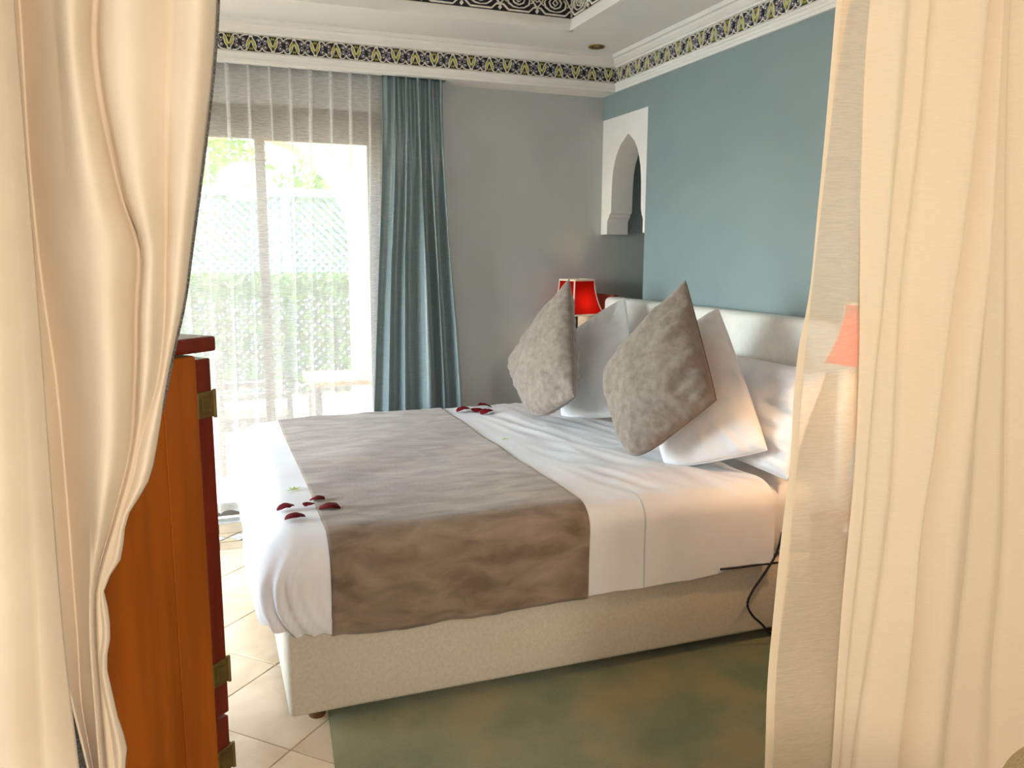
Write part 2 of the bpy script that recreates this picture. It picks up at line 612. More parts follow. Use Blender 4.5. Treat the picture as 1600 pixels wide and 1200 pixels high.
# ---- cornice with carved frieze
def cornice_poly(fp, back):
    return [(back, 2.436), (fp, 2.436), (fp, 2.452), (fp - 0.004, 2.455), (fp - 0.004, 2.468), (fp + 0.004, 2.472), (fp + 0.004, 2.481),
            (fp - 0.002, 2.487), (fp - 0.012, 2.488), (fp - 0.012, 2.572), (fp, 2.573), (fp, 2.582), (fp + 0.010, 2.588), (fp + 0.022, 2.60),
            (fp + 0.028, 2.612), (fp + 0.042, 2.615), (fp + 0.042, 2.642), (back, 2.642)]
FW, FT = 0.186, 0.015
cm = MB()
cm.prism(cornice_poly(FW, FW - 0.045), lambda p, q, t: (t, YW - p, q), XL, 1.30)
cm.prism(cornice_poly(FW, 0.0), lambda p, q, t: (t, YW - p, q), 1.30, XT)
tr2 = fixn(cm.build('trim_2', 'plaster_white'))
ST(tr2, 'white cornice with carved frieze above the window')
cm = MB()
cm.prism(cornice_poly(FT, 0.0), lambda p, q, t: (XT - p, t, q), YB, YW - FW + 0.02)
tr3 = fixn(cm.build('trim_3', 'plaster_white'))
ST(tr3, 'white cornice with carved frieze above the teal wall')
ZF0, ZF1 = 2.489, 2.571
FYW = YW - FW + 0.012       # frieze plane of the window wall
FXT = XT - FT + 0.012
MB().box(XL, FXT, FYW - 0.001, FYW + 0.002, ZF0, ZF1).build('frieze_backing', 'carve_dark', tr2)
MB().box(FXT - 0.001, FXT + 0.002, 0.6, FYW, ZF0, ZF1).build('frieze_backing', 'carve_dark', tr3)

def arc(cx, cy, rx, ry, a0, a1, n=10):
    return [(cx + rx * math.cos(math.radians(a0 + (a1 - a0) * k / (n - 1))), cy + ry * math.sin(math.radians(a0 + (a1 - a0) * k / (n - 1)))) for k in range(n)]

def spiral(cx, cy, r0, r1, a0, a1, n=14):
    return [(cx + (r0 + (r1 - r0) * k / (n - 1)) * math.cos(math.radians(a0 + (a1 - a0) * k / (n - 1))),
             cy + (r0 + (r1 - r0) * k / (n - 1)) * math.sin(math.radians(a0 + (a1 - a0) * k / (n - 1)))) for k in range(n)]

# motif drawn flat in (a,b), b up, depth out; height 0.082, pitch 0.105
HH = 0.041
white = MB()
gold = MB()
grey = MB()
for s in (-1, 1):
    white.ribbon([(s * 0.022, HH - 0.004), (s * 0.024, 0.014), (s * 0.020, -0.006), (s * 0.010, -0.022), (0.0, -0.036)], 0.0036, 0, 0.007)
    white.ribbon([(s * 0.022, HH - 0.006), (s * 0.012, 0.020), (s * 0.006, 0.002), (0, -0.012)], 0.003, 0, 0.007)
    gold.add([(s * 0.020, 0.028, 0), (s * 0.021, 0.010, 0), (s * 0.015, -0.008, 0), (s * 0.004, -0.022, 0), (s * 0.004, -0.010, 0), (s * 0.010, 0.006, 0),
              (s * 0.020, 0.028, 0.005), (s * 0.021, 0.010, 0.006), (s * 0.015, -0.008, 0.006), (s * 0.004, -0.022, 0.005), (s * 0.004, -0.010, 0.006), (s * 0.010, 0.006, 0.006)],
             [(6, 7, 8, 9, 10, 11), (0, 1, 7, 6), (1, 2, 8, 7), (2, 3, 9, 8), (3, 4, 10, 9), (4, 5, 11, 10), (5, 0, 6, 11)])
    gold.poly([(s * 0.003, 0.020), (s * 0.009, 0.026), (s * 0.006, 0.034), (s * 0.001, 0.028)], 0, 0.006)
    white.ribbon([(s * 0.014, -HH + 0.003), (s * 0.030, -HH + 0.004), (s * 0.046, -0.030), (s * 0.0525, -0.020)], 0.0042, 0, 0.007)
    white.ribbon([(s * 0.024, HH - 0.008), (s * 0.034, HH - 0.003), (s * 0.046, HH - 0.010), (s * 0.0525, 0.018)], 0.0042, 0, 0.007)
    grey.ribbon(arc(s * 0.038, 0.014, 0.010, 0.011, 30, 300 if s > 0 else -240, 10), 0.0036, 0, 0.006)
    grey.ribbon(arc(s * 0.038, -0.012, 0.011, 0.011, 60, 360, 10), 0.0036, 0, 0.006)
    white.ribbon([(s * 0.034, 0.016), (s * 0.041, 0.012)], 0.006, 0, 0.007)
    white.ribbon([(s * 0.033, -0.013), (s * 0.041, -0.015)], 0.006, 0, 0.007)
    white.ribbon([(s * 0.004, -HH + 0.002), (s * 0.009, -0.030)], 0.005, 0, 0.006)
white.ribbon([(-0.004, -HH), (0, -0.030), (0.004, -HH)], 0.004, 0, 0.007)
white.ribbon([(-0.0525, HH - 0.001), (0.0525, HH - 0.001)], 0.002, 0, 0.006)
white.ribbon([(-0.0525, -HH + 0.001), (0.0525, -HH + 0.001)], 0.002, 0, 0.006)
mw = gm = gg = None
PITCH = 0.105

def frieze_run(parent, count, start, fn, rot):
    global mw, gm, gg
    for k in range(count):
        loc = fn(start + k * PITCH)
        rt = (rot[0], rot[1], rot[2])
        e = Matrix.Rotation(rot[2], 4, 'Z') @ Matrix.Rotation(PI / 2, 4, 'X')
        if k % 2:
            e = e @ Matrix.Rotation(PI, 4, 'Z')
        eu = e.to_euler()
        if mw is None:
            mw = white.build('frieze_scroll', 'carve_white', parent)
            gm = gold.build('frieze_palmette', 'carve_gold', parent)
            gg = grey.build('frieze_volute', 'carve_grey', parent)
            for o in (mw, gm, gg):
                fixn(o)
                o.location = loc
                o.rotation_euler = eu
        else:
            share(mw, 'frieze_scroll', loc, eu, parent)
            share(gm, 'frieze_palmette', loc, eu, parent)
            share(gg, 'frieze_volute', loc, eu, parent)

ZM = (ZF0 + ZF1) / 2
# the motif's own "out" axis is +z; turned so that it faces the room
frieze_run(tr2, 30, FXT - 0.055, lambda t: (2 * FXT - 0.11 - t - 0.0 if False else FXT - 0.055 - (t - (FXT - 0.055)), FYW - 0.001, ZM), (0, 0, 0))
frieze_run(tr3, 26, 0.055, lambda t: (FXT - 0.001, FYW - t, ZM), (0, 0, -PI / 2))

# ---- ceiling with coffer
KX0, KX1, KY0, KY1 = -1.55, 1.843, 0.9, 4.056
ZK = 3.02
ce = MB()
ce.box(XL, KX0, YB, YW - FW + 0.05, ZC, 3.1)
ce.box(KX1, XT, YB, YW - FW + 0.05, ZC, 3.1)
ce.box(KX0, KX1, KY1, YW - FW + 0.05, ZC, 3.1)
ce.box(KX0, KX1, YB, KY0, ZC, 3.1)
ce.box(KX0, KX1, KY0, KY1, ZK, 3.1)
ce.box(XL, XT, YW - FW + 0.05, YW, 2.66, 3.1)
cl = ST(ce.build('ceiling', 'ceiling_white'), 'white ceiling with a recessed coffer')
cf = MB()
t = 0.012
for z0, z1, t in ((ZC - 0.004, ZC + 0.03, 0.02), (ZC + 0.03, ZC + 0.05, 0.012)):
    cf.box(KX0, KX1, KY1 - t, KY1, z0, z1)
    cf.box(KX0, KX1, KY0, KY0 + t, z0, z1)
    cf.box(KX1 - t, KX1, KY0, KY1, z0, z1)
    cf.box(KX0, KX0 + t, KY0, KY1, z0, z1)
tr4 = ST(cf.build('trim_4', 'plaster_white'), 'coffer lip with black and white arabesque band')
ZA0, ZA1 = ZC + 0.05, ZC + 0.37
MB().box(KX0, KX1, KY1 - 0.004, KY1, ZA0, ZA1).build('arabesque_backing', 'carve_dark', tr4)
MB().box(KX1 - 0.004, KX1, KY0, KY1 - 0.004, ZA0, ZA1).build('arabesque_backing', 'carve_dark', tr4)
MB().box(KX0, KX0 + 0.004, KY0, KY1 - 0.004, ZA0, ZA1).build('arabesque_backing', 'carve_dark', tr4)
ar = MB()
AP = 0.2
hb = (ZA1 - ZA0) / 2
ar.ribbon([(-0.1, -hb + 0.003), (0.1, -hb + 0.003)], 0.005, 0, 0.008)
for s in (-1, 1):
    # bracket outline stepping along the lower edge, then up to the crossing straps
    ar.ribbon([(0, -hb + 0.016), (s * 0.055, -hb + 0.016), (s * 0.082, -hb + 0.04), (s * 0.10, -hb + 0.04)], 0.008, 0, 0.008)
    ar.ribbon([(s * 0.10, -hb + 0.04), (s * 0.078, -hb + 0.065), (s * 0.10, -hb + 0.092), (s * 0.06, -hb + 0.14), (s * 0.10, -hb + 0.19)], 0.007, 0, 0.008)
    ar.ribbon([(s * 0.10, -hb + 0.066), (s * 0.088, -hb + 0.079), (s * 0.10, -hb + 0.092)], 0.005, 0, 0.008)
    # leaf sprays
    ar.ribbon([(0, -hb + 0.03), (s * 0.03, -hb + 0.034), (s * 0.055, -hb + 0.05), (s * 0.06, -hb + 0.075), (s * 0.045, -hb + 0.09)], [0.003, 0.006, 0.008, 0.006, 0.003], 0, 0.008)
    ar.ribbon([(0, -hb + 0.045), (s * 0.025, -hb + 0.055), (s * 0.034, -hb + 0.075), (s * 0.02, -hb + 0.095), (0, -hb + 0.105)], 0.006, 0, 0.008)
    ar.ribbon([(0, -hb + 0.058), (s * 0.014, -hb + 0.072), (0, -hb + 0.09)], 0.005, 0, 0.008)
    ar.ribbon([(s * 0.062, -hb + 0.055), (s * 0.075, -hb + 0.062), (s * 0.07, -hb + 0.08), (s * 0.055, -hb + 0.10), (s * 0.03, -hb + 0.115), (0, -hb + 0.12)], 0.005, 0, 0.008)
    ar.ribbon([(0, -hb + 0.135), (s * 0.03, -hb + 0.15), (s * 0.05, -hb + 0.18), (s * 0.03, -hb + 0.21), (0, -hb + 0.225)], 0.007, 0, 0.008)
    ar.ribbon([(0, -hb + 0.155), (s * 0.02, -hb + 0.18), (0, -hb + 0.205)], 0.006, 0, 0.008)
    ar.ribbon([(s * 0.1, -hb + 0.19), (s * 0.06, -hb + 0.24), (s * 0.1, -hb + 0.30)], 0.007, 0, 0.008)
    ar.ribbon([(0, -hb + 0.24), (s * 0.04, -hb + 0.26), (s * 0.06, -hb + 0.30)], 0.007, 0, 0.008)
ar.poly([(-0.10, -hb + 0.012), (-0.09, -hb + 0.024), (-0.10, -hb + 0.036), (-0.11, -hb + 0.024)], 0, 0.008)
am0 = None
for k in range(16):
    loc = (KX1 - 0.1 - k * AP, KY1 - 0.004, (ZA0 + ZA1) / 2)
    e = (PI / 2, 0, 0)
    if am0 is None:
        am0 = fixn(ar.build('arabesque_panel', 'carve_white', tr4))
        am0.location, am0.rotation_euler = loc, e
    else:
        share(am0, 'arabesque_panel', loc, e, tr4)
for k in range(15):
    share(am0, 'arabesque_panel', (KX1 - 0.004, KY1 - 0.104 - k * AP, (ZA0 + ZA1) / 2), (PI / 2, 0, -PI / 2), tr4)

# ---- recessed ceiling spot
dl = empty('ceiling_downlight', (2.10, 4.29, ZC - 0.001), 'small gold-rimmed round downlight in the white ceiling', 'downlight')
MB().lathe([(0.036, -0.002), (0.046, -0.006), (0.046, 0.0), (0.036, 0.0)], 32).build('rim', 'gold_ring', dl, True)
MB().lathe([(0.001, -0.0015), (0.035, -0.0025), (0.035, -0.001), (0.001, -0.001)], 24).build('lamp_face', 'lamp_dark', dl)

# ---- garden door
wd = ST(empty('window_1', (0, 0, 0)), 'grey framed sliding garden door behind white sheer curtains')
YF = YW + 0.10
hd = MB().bbox(DX0, DX1, YF - 0.06, YF + 0.06, 2.15, DZ, 0.004)
hd.build('frame_header', 'header_brown', wd)
for x in (DX0, DX1 - 0.05):
    MB().bbox(x, x + 0.05, YF - 0.06, YF + 0.06, 0.0, 2.15, 0.004).build('frame_jamb', 'frame_grey', wd)
leaf = [(-0.98, -0.37, 0.02), (-0.38, 0.335, -0.02), (0.285, 0.95, 0.02)]
for (a, b, oy) in leaf:
    y = YF + oy
    sash = MB()
    sash.bbox(a, a + 0.052, y - 0.018, y + 0.018, 0.02, 2.15, 0.003)
    sash.bbox(b - 0.052, b, y - 0.018, y + 0.018, 0.02, 2.15, 0.003)
    sash.bbox(a + 0.05, b - 0.05, y - 0.017, y + 0.017, 0.02, 0.09, 0.003)
    sash.bbox(a + 0.05, b - 0.05, y - 0.017, y + 0.017, 2.10, 2.15, 0.003)
    so = sash.build('sash', 'frame_grey', wd)
    MB().box(a + 0.05, b - 0.05, y - 0.003, y + 0.003, 0.09, 2.10).build('glass_pane', 'pane', so)
hn = MB()
hn.bbox(0.288, 0.318, YF - 0.062, YF - 0.038, 1.20, 1.37, 0.006)
hn.bbox(0.296, 0.310, YF - 0.09, YF - 0.055, 1.235, 1.335, 0.005)
hn.build('door_handle', 'lamp_dark', wd)

# ================================================================== curtains at the garden door
def pleat_curtain(name, x_top, x_bot, y, z0, z1, folds, amp, material, parent, nz=44, per=14, seedv=0, top_amp=0.35, pinch=True, ytilt=0.0, overlap=0.0, gather=0.0):
    n = folds * per + 1
    rnd = random.Random(seedv)
    ph = [rnd.uniform(-0.35, 0.35) for _ in range(folds + 2)]
    am_ = [rnd.uniform(0.55, 1.25) for _ in range(folds + 2)]
    v = []
    for i in range(n):
        sgl = i / (n - 1)
        kf = sgl * folds
        kk = int(min(kf, folds - 1e-6))
        fr = kf - kk
        a_l = am_[kk] * (1 - fr) + am_[kk + 1] * fr
        p_l = ph[kk] * (1 - fr) + ph[kk + 1] * fr
        for j in range(nz):
            tz = j / (nz - 1)
            z = z1 + (z0 - z1) * tz
            xt = x_top[0] + (x_top[1] - x_top[0]) * sgl
            xb = x_bot[0] + (x_bot[1] - x_bot[0]) * sgl
            e = sstep(tz / 0.92)
            x = xt + (xb - xt) * e
            wav = math.sin(2 * PI * (kf + p_l * min(1, tz * 2.5)))
            # pinch pleat near the heading: tight folds
            sharp = wav if not pinch else (wav * (0.35 + 0.65 * min(1, tz * 5)) + (1 - min(1, tz * 5)) * (1.3 * math.exp(-((fr - 0.25) / 0.10) ** 2) - 0.3))
            A = amp * a_l * (top_amp + (1 - top_amp) * sstep(tz * 2.2))
            yy = y + A * sharp + 0.012 * noise.noise(Vector((x * 3.0, seedv * 7.1, z * 1.3))) + ytilt * tz
            lap = 0.0 if not overlap else overlap * (x_top[1] - x_top[0]) / folds / (2 * PI) * (1.5 - 0.9 * sstep(tz * 1.4)) * (0.7 + 0.3 * a_l)
            xx = x + (0.32 * A * math.cos(2 * PI * kf) * a_l if not overlap else -lap * math.cos(2 * PI * (kf + p_l * min(1, tz * 2.5)))) + 0.010 * noise.noise(Vector((x * 5, 3.3 + seedv, z * 1.1))) * tz
            yy += gather * (1 - sstep(tz * 3.5)) * math.sin(2 * PI * kf * 3.0 + 1.0)
            v.append((xx, yy, z))
    o = obj(name, v, grid_faces(n, nz), material, parent, True)
    return o

sh = empty('sheer_curtain', (-0.1, 4.55, 0.06), 'white voile sheer curtain hanging in front of the garden door', 'curtain')
def kid(o, parent):
    o.parent = parent
    o.matrix_parent_inverse = Matrix.Translation(parent.location).inverted()
    return o
kid(pleat_curtain('voile', (-1.18, 1.02), (-1.2, 1.0), 4.602, 0.075, 2.465, 21, 0.030, 'voile_white', None, per=16, seedv=3, top_amp=0.6, pinch=False, overlap=1.25), sh)
kid(MB().bbox(-1.18, 1.02, 4.597, 4.607, 2.452, 2.468, 0.002).build('heading_tape', 'cotton'), sh)

dr = empty('teal_drape', (1.1, 4.53, 0.02), 'gathered teal silk drape at the side of the garden door', 'curtain')
do = pleat_curtain('drape', (0.965, 1.288), (0.865, 1.42), 4.540, 0.02, 2.46, 5, 0.052, 'drape_teal', None, nz=80, per=32, seedv=17, top_amp=0.45, overlap=1.25, pinch=False, gather=0.011)
sm = do.modifiers.new('thick', 'SOLIDIFY')
sm.thickness = 0.003
kid(do, dr)

# ================================================================== bed
bed = empty('bed', (0.18, 3.38, 0.0), 'wide bed on a cream upholstered base with a padded white headboard', 'bed')
BX0, BX1, BY0, BY1 = 0.176, 2.20, 2.435, 4.33
b = MB().bbox(BX0, BX1, BY0, BY1, 0.055, 0.335, 0.018, 4)
bo = b.build('base', 'linen_base', None)
kid(autosmooth(bo), bed)
for x in (0.27, 2.08):
    for y in (2.53, 4.23):
        kid(MB().lathe([(0.026, 0.0), (0.028, 0.004), (0.032, 0.056), (0.001, 0.056)], 20, (x, y, 0.0)).build('leg', 'foot_wood'), bed)
m_ = MB().bbox(0.22, 2.215, 2.445, 4.32, 0.335, 0.618, 0.07, 5)
kid(autosmooth(m_.build('mattress', 'cotton'), 60), bed)
# headboard: padded slab with soft rolled edge
HB0, HB1 = 2.36, 4.37
hbm = MB().bbox(2.215, XT - 0.002, HB0, HB1, 0.06, 1.245, 0.034, 6)
kid(autosmooth(hbm.build('headboard', 'headboard'), 50), bed)

# bedding -----------------------------------------------------------------
LO = np.array([0.085, 2.405, 0.322])
HI = np.array([2.212, 4.36, 0.642])

def bedmap(p, off=0.0, wr=1.0):
    x, y, z = p
    w = sstep((LO[0] + 0.55 - x) / 0.55)
    r = 0.085 + 0.065 * w
    lo = LO + r
    hi = HI - r
    inner = [min(max(x, lo[0]), HI[0]), min(max(y, lo[1]), hi[1]), min(max(z, LO[2] + 0.62 * r * w), hi[2])]
    dd = Vector((x - inner[0], y - inner[1], z - inner[2]))
    if dd.length < 1e-7:
        dd = Vector((0, 0, 1))
    nrm = dd.normalized()
    q = Vector(inner) + nrm * r
    # cloth relief: broad billows, fine creases, gathers towards hem and foot corners
    sz = max(0.0, nrm.z)
    h = 0.012 * noise.noise(Vector((q.x * 2.3, q.y * 2.3, q.z * 2.3)))
    h += 0.004 * noise.noise(Vector((q.x * 7 + 3, q.y * 7, q.z * 3)))
    side = 1 - sz
    low = sstep((HI[2] - q.z) / 0.3)
    h += side * 0.008 * low * noise.noise(Vector((q.x * 16, q.y * 16, q.z * 2.5)))
    # crisp diagonal creases pulled from the pillows
    cr = sstep((q.x - 1.15) / 0.4) * sz
    h += cr * 0.016 * (0.5 - abs(noise.noise(Vector(((q.x + 0.25 * q.y) * 11, q.y * 2.2, 5.0)))))
    corner = math.exp(-(((q.x - 0.14) / 0.16) ** 2 + ((q.y - 2.46) / 0.14) ** 2)) * side
    h += corner * 0.010 * math.sin(math.hypot(q.x - 0.42, q.z - 0.47) * 150 + 3 * noise.noise(q * 5)) * (0.3 + low)
    q = q + nrm * (h * wr + off)
    return q, nrm

def bed_shell(name, x0, x1, material, parent, nx=90, nyy=64, nzz=20, off=0.0, foot=True, hem=None):
    v, f = [], []
    def sheet(P, nu, nv):
        n0 = len(v)
        for i in range(nu):
            for j in range(nv):
                v.append(P(i / (nu - 1), j / (nv - 1)))
        f.extend([tuple(n0 + k for k in q) for q in grid_faces(nu, nv)])
    zb_ = LO[2]
    sheet(lambda a, b: (x0 + (x1 - x0) * a, LO[1] + (HI[1] - LO[1]) * b, HI[2]), nx, nyy)
    sheet(lambda a, b: (x0 + (x1 - x0) * a, LO[1], zb_ + (HI[2] - zb_) * b), nx, nzz)
    sheet(lambda a, b: (x0 + (x1 - x0) * a, HI[1], zb_ + (HI[2] - zb_) * b), nx, nzz)
    if foot:
        sheet(lambda a, b: (x0, LO[1] + (HI[1] - LO[1]) * a, zb_ + (HI[2] - zb_) * b), nyy, nzz)
    bm = bmesh.new()
    vs_ = [bm.verts.new(p) for p in v]
    for q in f:
        bm.faces.new([vs_[k] for k in q])
    bmesh.ops.remove_doubles(bm, verts=bm.verts, dist=1e-5)
    for vt in bm.verts:
        q, n = bedmap(tuple(vt.co), off)
        if hem:
            low = sstep((0.40 - vt.co.z) / 0.09)
            q.z += low * hem(q.x)
        vt.co = q
    bmesh.ops.recalc_face_normals(bm, faces=bm.faces)
    me = bpy.data.meshes.new(name)
    bm.to_mesh(me)
    bm.free()
    for p in me.polygons:
        p.use_smooth = True
    me.materials.append(MATS[material])
    o = bpy.data.objects.new(name, me)
    C.objects.link(o)
    if parent:
        kid(o, parent)
    return o

dv = empty('bedspread', (1.0, 3.38, 0.34), 'smooth white cotton bedspread tucked over the bed', 'bedspread')
bs = bed_shell('spread', LO[0], 1.95, 'cotton', dv, 130, 90, 26, hem=lambda x: 0.024 * sstep((x - 1.62) / 0.2) + 0.006 * noise.noise(Vector((x * 9, 0, 0))))
bd = bed_shell('turned_down_band', 1.41, 1.955, 'cotton', dv, 50, 80, 22, off=0.003, foot=False, hem=lambda x: 0.004 + 0.024 * sstep((x - 1.62) / 0.2) + 0.010 * noise.noise(Vector((x * 7, 4, 0))))
rn = bed_shell('bed_runner', 0.312, 1.19, 'taupe_velvet', None, 80, 90, 26, off=0.006, foot=False, hem=lambda x: -0.004 + 0.008 * noise.noise(Vector((x * 8, 9, 0))))
rn.modifiers.new('thick', 'SOLIDIFY').thickness = 0.005
tag(rn, 'wide taupe suede bed runner laid across the white bedspread', 'bed runner')

# pillows --------------------------------------------------------------
def pillow(name, corners, thick, material, label, cat, group=None, seam=None, bow=0.015, back=0.7, n=40, sag=0.0, seedv=1, wr=1.0, rnd_c=(0.0, 0.0, 0.0, 0.0)):
    P = [Vector(tuple(float(c) for c in p)) for p in corners]        # top, right, bottom, left
    ctr = sum(P, Vector()) / 4
    e1 = (P[1] - P[3]).normalized()
    e2 = (P[0] - P[2]).normalized()
    nrm = e1.cross(e2).normalized()
    if nrm.dot(Vector(tuple(CAM)) - ctr) < 0:
        nrm = -nrm
    root = empty(name, tuple(ctr - Vector((0, 0, 0.2))), label, cat, group)
    def base(u, w):
        x = u * (1 - bow * (1 - w * w))
        y = w * (1 - bow * (1 - u * u))
        a, b_ = (x + 1) / 2, (y + 1) / 2
        # corner order: (1,1)=top (1,-1)=right (-1,-1)=bottom (-1,1)=left
        q = P[2] * ((1 - a) * (1 - b_)) + P[1] * (a * (1 - b_)) + P[0] * (a * b_) + P[3] * ((1 - a) * b_)
        for c_, (su, sw), ro in zip(P, ((1, 1), (1, -1), (-1, -1), (-1, 1)), rnd_c):
            if ro:
                q = q - (c_ - ctr) * ro * (max(0.0, su * x) * max(0.0, sw * y)) ** 3
        return q
    v = []
    for sgn in (1, -1):
        for i in range(n):
            u = math.sin((i / (n - 1) * 2 - 1) * PI / 2)
            for j in range(n):
                w = math.sin((j / (n - 1) * 2 - 1) * PI / 2)
                g = max(0.0, (1 - u * u) * (1 - w * w))
                h = thick * (g ** 0.42)
                p = base(u, w)
                edge = max(abs(u), abs(w))
                an = math.atan2(w, u)
                rip = 0.012 * wr * noise.noise(Vector((math.cos(an) * 9 + seedv, math.sin(an) * 9, sgn * 2.0))) * sstep((edge - 0.35) / 0.4) * min(1, g * 14)
                big = 0.014 * wr * noise.noise(Vector((u * 1.8 + seedv * 3, w * 1.8, sgn * 3.0))) * min(1, g * 4)
                cre = 0.022 * wr * noise.noise(Vector((u * 2 + seedv * 5, w * 8, sgn))) * sstep((u - 0.2) / 0.6) * min(1, g * 8)
                hh = (h if sgn > 0 else h * back) + rip + big + cre
                q = p + nrm * sgn * hh
                q.z -= sag * g
                v.append(q)
    f1 = grid_faces(n, n)
    f = [tuple(reversed(q)) for q in f1] + [tuple(k + n * n for k in q) for q in f1]
    bm = bmesh.new()
    vv = [bm.verts.new(q) for q in v]
    for q in f:
        bm.faces.new([vv[k] for k in q])
    bmesh.ops.remove_doubles(bm, verts=bm.verts, dist=5e-4)
    bmesh.ops.recalc_face_normals(bm, faces=bm.faces)
    me = bpy.data.meshes.new(name)
    bm.to_mesh(me)
    bm.free()
    for p in me.polygons:
        p.use_smooth = True
    me.materials.append(MATS[material])
    o = bpy.data.objects.new('cover', me)
    C.objects.link(o)
    kid(o, root)
    pts = []
    m = 26
    for k in range(m):
        t_ = k / m * 2 - 1
        pts.append(base(t_, -1))
    for k in range(m):
        pts.append(base(1, k / m * 2 - 1))
    for k in range(m):
        pts.append(base(1 - 2 * k / m, 1))
    for k in range(m):
        pts.append(base(-1, 1 - 2 * k / m))
    kid(MB().tube(pts, 0.0028, 6, True).build('seam', seam or material, None, True), root)
    return root

def corners_from(px, ib, n, zb_):
    n = np.array(n, float)
    n /= np.linalg.norm(n)
    B = W(px[ib][0], px[ib][1], 2, zb_)
    return [Wp(q[0], q[1], B, n) for q in px]

pillow('cushion', corners_from([(1072, 436), (1122, 626), (982, 733), (935, 580)], 2, (-0.85, -0.40, 0.35), 0.655), 0.105, 'taupe_cushion',
       'taupe velvet cushion standing on its corner in front of the padded headboard', 'cushion', 'taupe cushions on the bed', 'taupe_seam', seedv=2, wr=1.3, rnd_c=(0.02, 0.03, 0.16, 0.10))
pillow('cushion', corners_from([(890, 434), (900, 622), (832, 660), (792, 566)], 2, (-0.93, -0.12, 0.35), 0.655), 0.095, 'taupe_cushion',
       'taupe velvet cushion standing in front of the red lamp shade', 'cushion', 'taupe cushions on the bed', 'taupe_seam', seedv=5, wr=1.3, back=1.0, rnd_c=(0.02, 0.04, 0.14, 0.12))
pillow('pillow', corners_from([(1122, 477), (1201, 705), (1035, 735), (1010, 560)], 2, (-0.83, -0.45, 0.34), 0.62), 0.075, 'cotton',
       'white cotton pillow leaning behind the upright taupe cushion nearer the linen curtain', 'pillow', 'white pillows', seedv=8, bow=0.0, wr=1.2, rnd_c=(0.03, 0.02, 0.08, 0.05))
pillow('pillow', corners_from([(978, 462), (992, 650), (873, 655), (885, 525)], 2, (-0.78, -0.48, 0.35), 0.62), 0.08, 'cotton',
       'white cotton pillow leaning between the two taupe cushions', 'pillow', 'white pillows', seedv=12, bow=0.0, wr=1.2, rnd_c=(0.03, 0.05, 0.08, 0.05))
# sleeping pillows against the headboard
def flat_pillow(yc, label, seedv):
    n = Vector((-0.94, 0, 0.35))
    up = Vector((0.35, 0, 0.94)).normalized()
    ctr = Vector((2.095, yc, 0.86))
    sd = Vector((0, -1, 0))
    pillow('sleeping_pillow', [ctr + sd * 0.34 + up * 0.215, ctr + sd * 0.34 - up * 0.215, ctr - sd * 0.34 - up * 0.215, ctr - sd * 0.34 + up * 0.215],
           0.085, 'cotton', label, 'pillow', 'white sleeping pillows', seedv=seedv, bow=0.02, wr=1.2)
flat_pillow(2.76, 'plump white sleeping pillow resting against the headboard beside the linen curtain', 21)
flat_pillow(3.96, 'plump white sleeping pillow resting against the headboard beside the wooden panel', 22)

# ================================================================== bedside panels, tables, lamps
def side_panel(y0, y1, label):
    MB().bbox(XT - 0.036, XT - 0.004, y0, y1, 0.05, 1.252, 0.004).build('bedside_panel', 'wood_brown', label=label, cat='wood panel', group='bedside wood panels')
side_panel(4.378, 4.645, 'brown wooden wall panel beside the headboard behind the red lamp in the room corner')
side_panel(1.72, 2.35, 'brown wooden wall panel beside the headboard behind the linen curtain')

def nightstand(y0, y1, x0, label):
    r_ = empty('nightstand', ((x0 + 2.28) / 2, (y0 + y1) / 2, 0), label, 'nightstand', 'nightstands')
    kid(MB().bbox(x0, 2.286, y0, y1, 0.06, 0.53, 0.005).build('body', 'wood_brown'), r_)
    kid(MB().bbox(x0 - 0.012, 2.287, y0 - 0.006, y1 + 0.006, 0.53, 0.556, 0.006).build('top', 'wood_red'), r_)
    dw = kid(MB().bbox(x0 - 0.016, x0, y0 + 0.015, y1 - 0.015, 0.33, 0.51, 0.004).build('drawer', 'wood_brown'), r_)
    kn = MB().lathe([(0.006, 0), (0.006, 0.012), (0.014, 0.018), (0.014, 0.026), (0.001, 0.03)], 16).build('knob', 'brass')
    kn.rotation_euler = (0, -PI / 2, 0)
    kn.location = (x0 - 0.016, (y0 + y1) / 2, 0.42)
    kn.parent = dw
    for yy in (y0 + 0.04, y1 - 0.04):
        for xx in (x0 + 0.04, 2.25):
            kid(MB().lathe([(0.014, 0), (0.02, 0.06), (0.001, 0.06)], 12, (xx, yy, 0)).build('leg', 'foot_wood'), r_)
nightstand(4.385, 4.635, 1.96, 'narrow brown wooden nightstand between bed and grey wall')
nightstand(1.80, 2.32, 2.06, 'brown wooden nightstand behind the linen curtain')

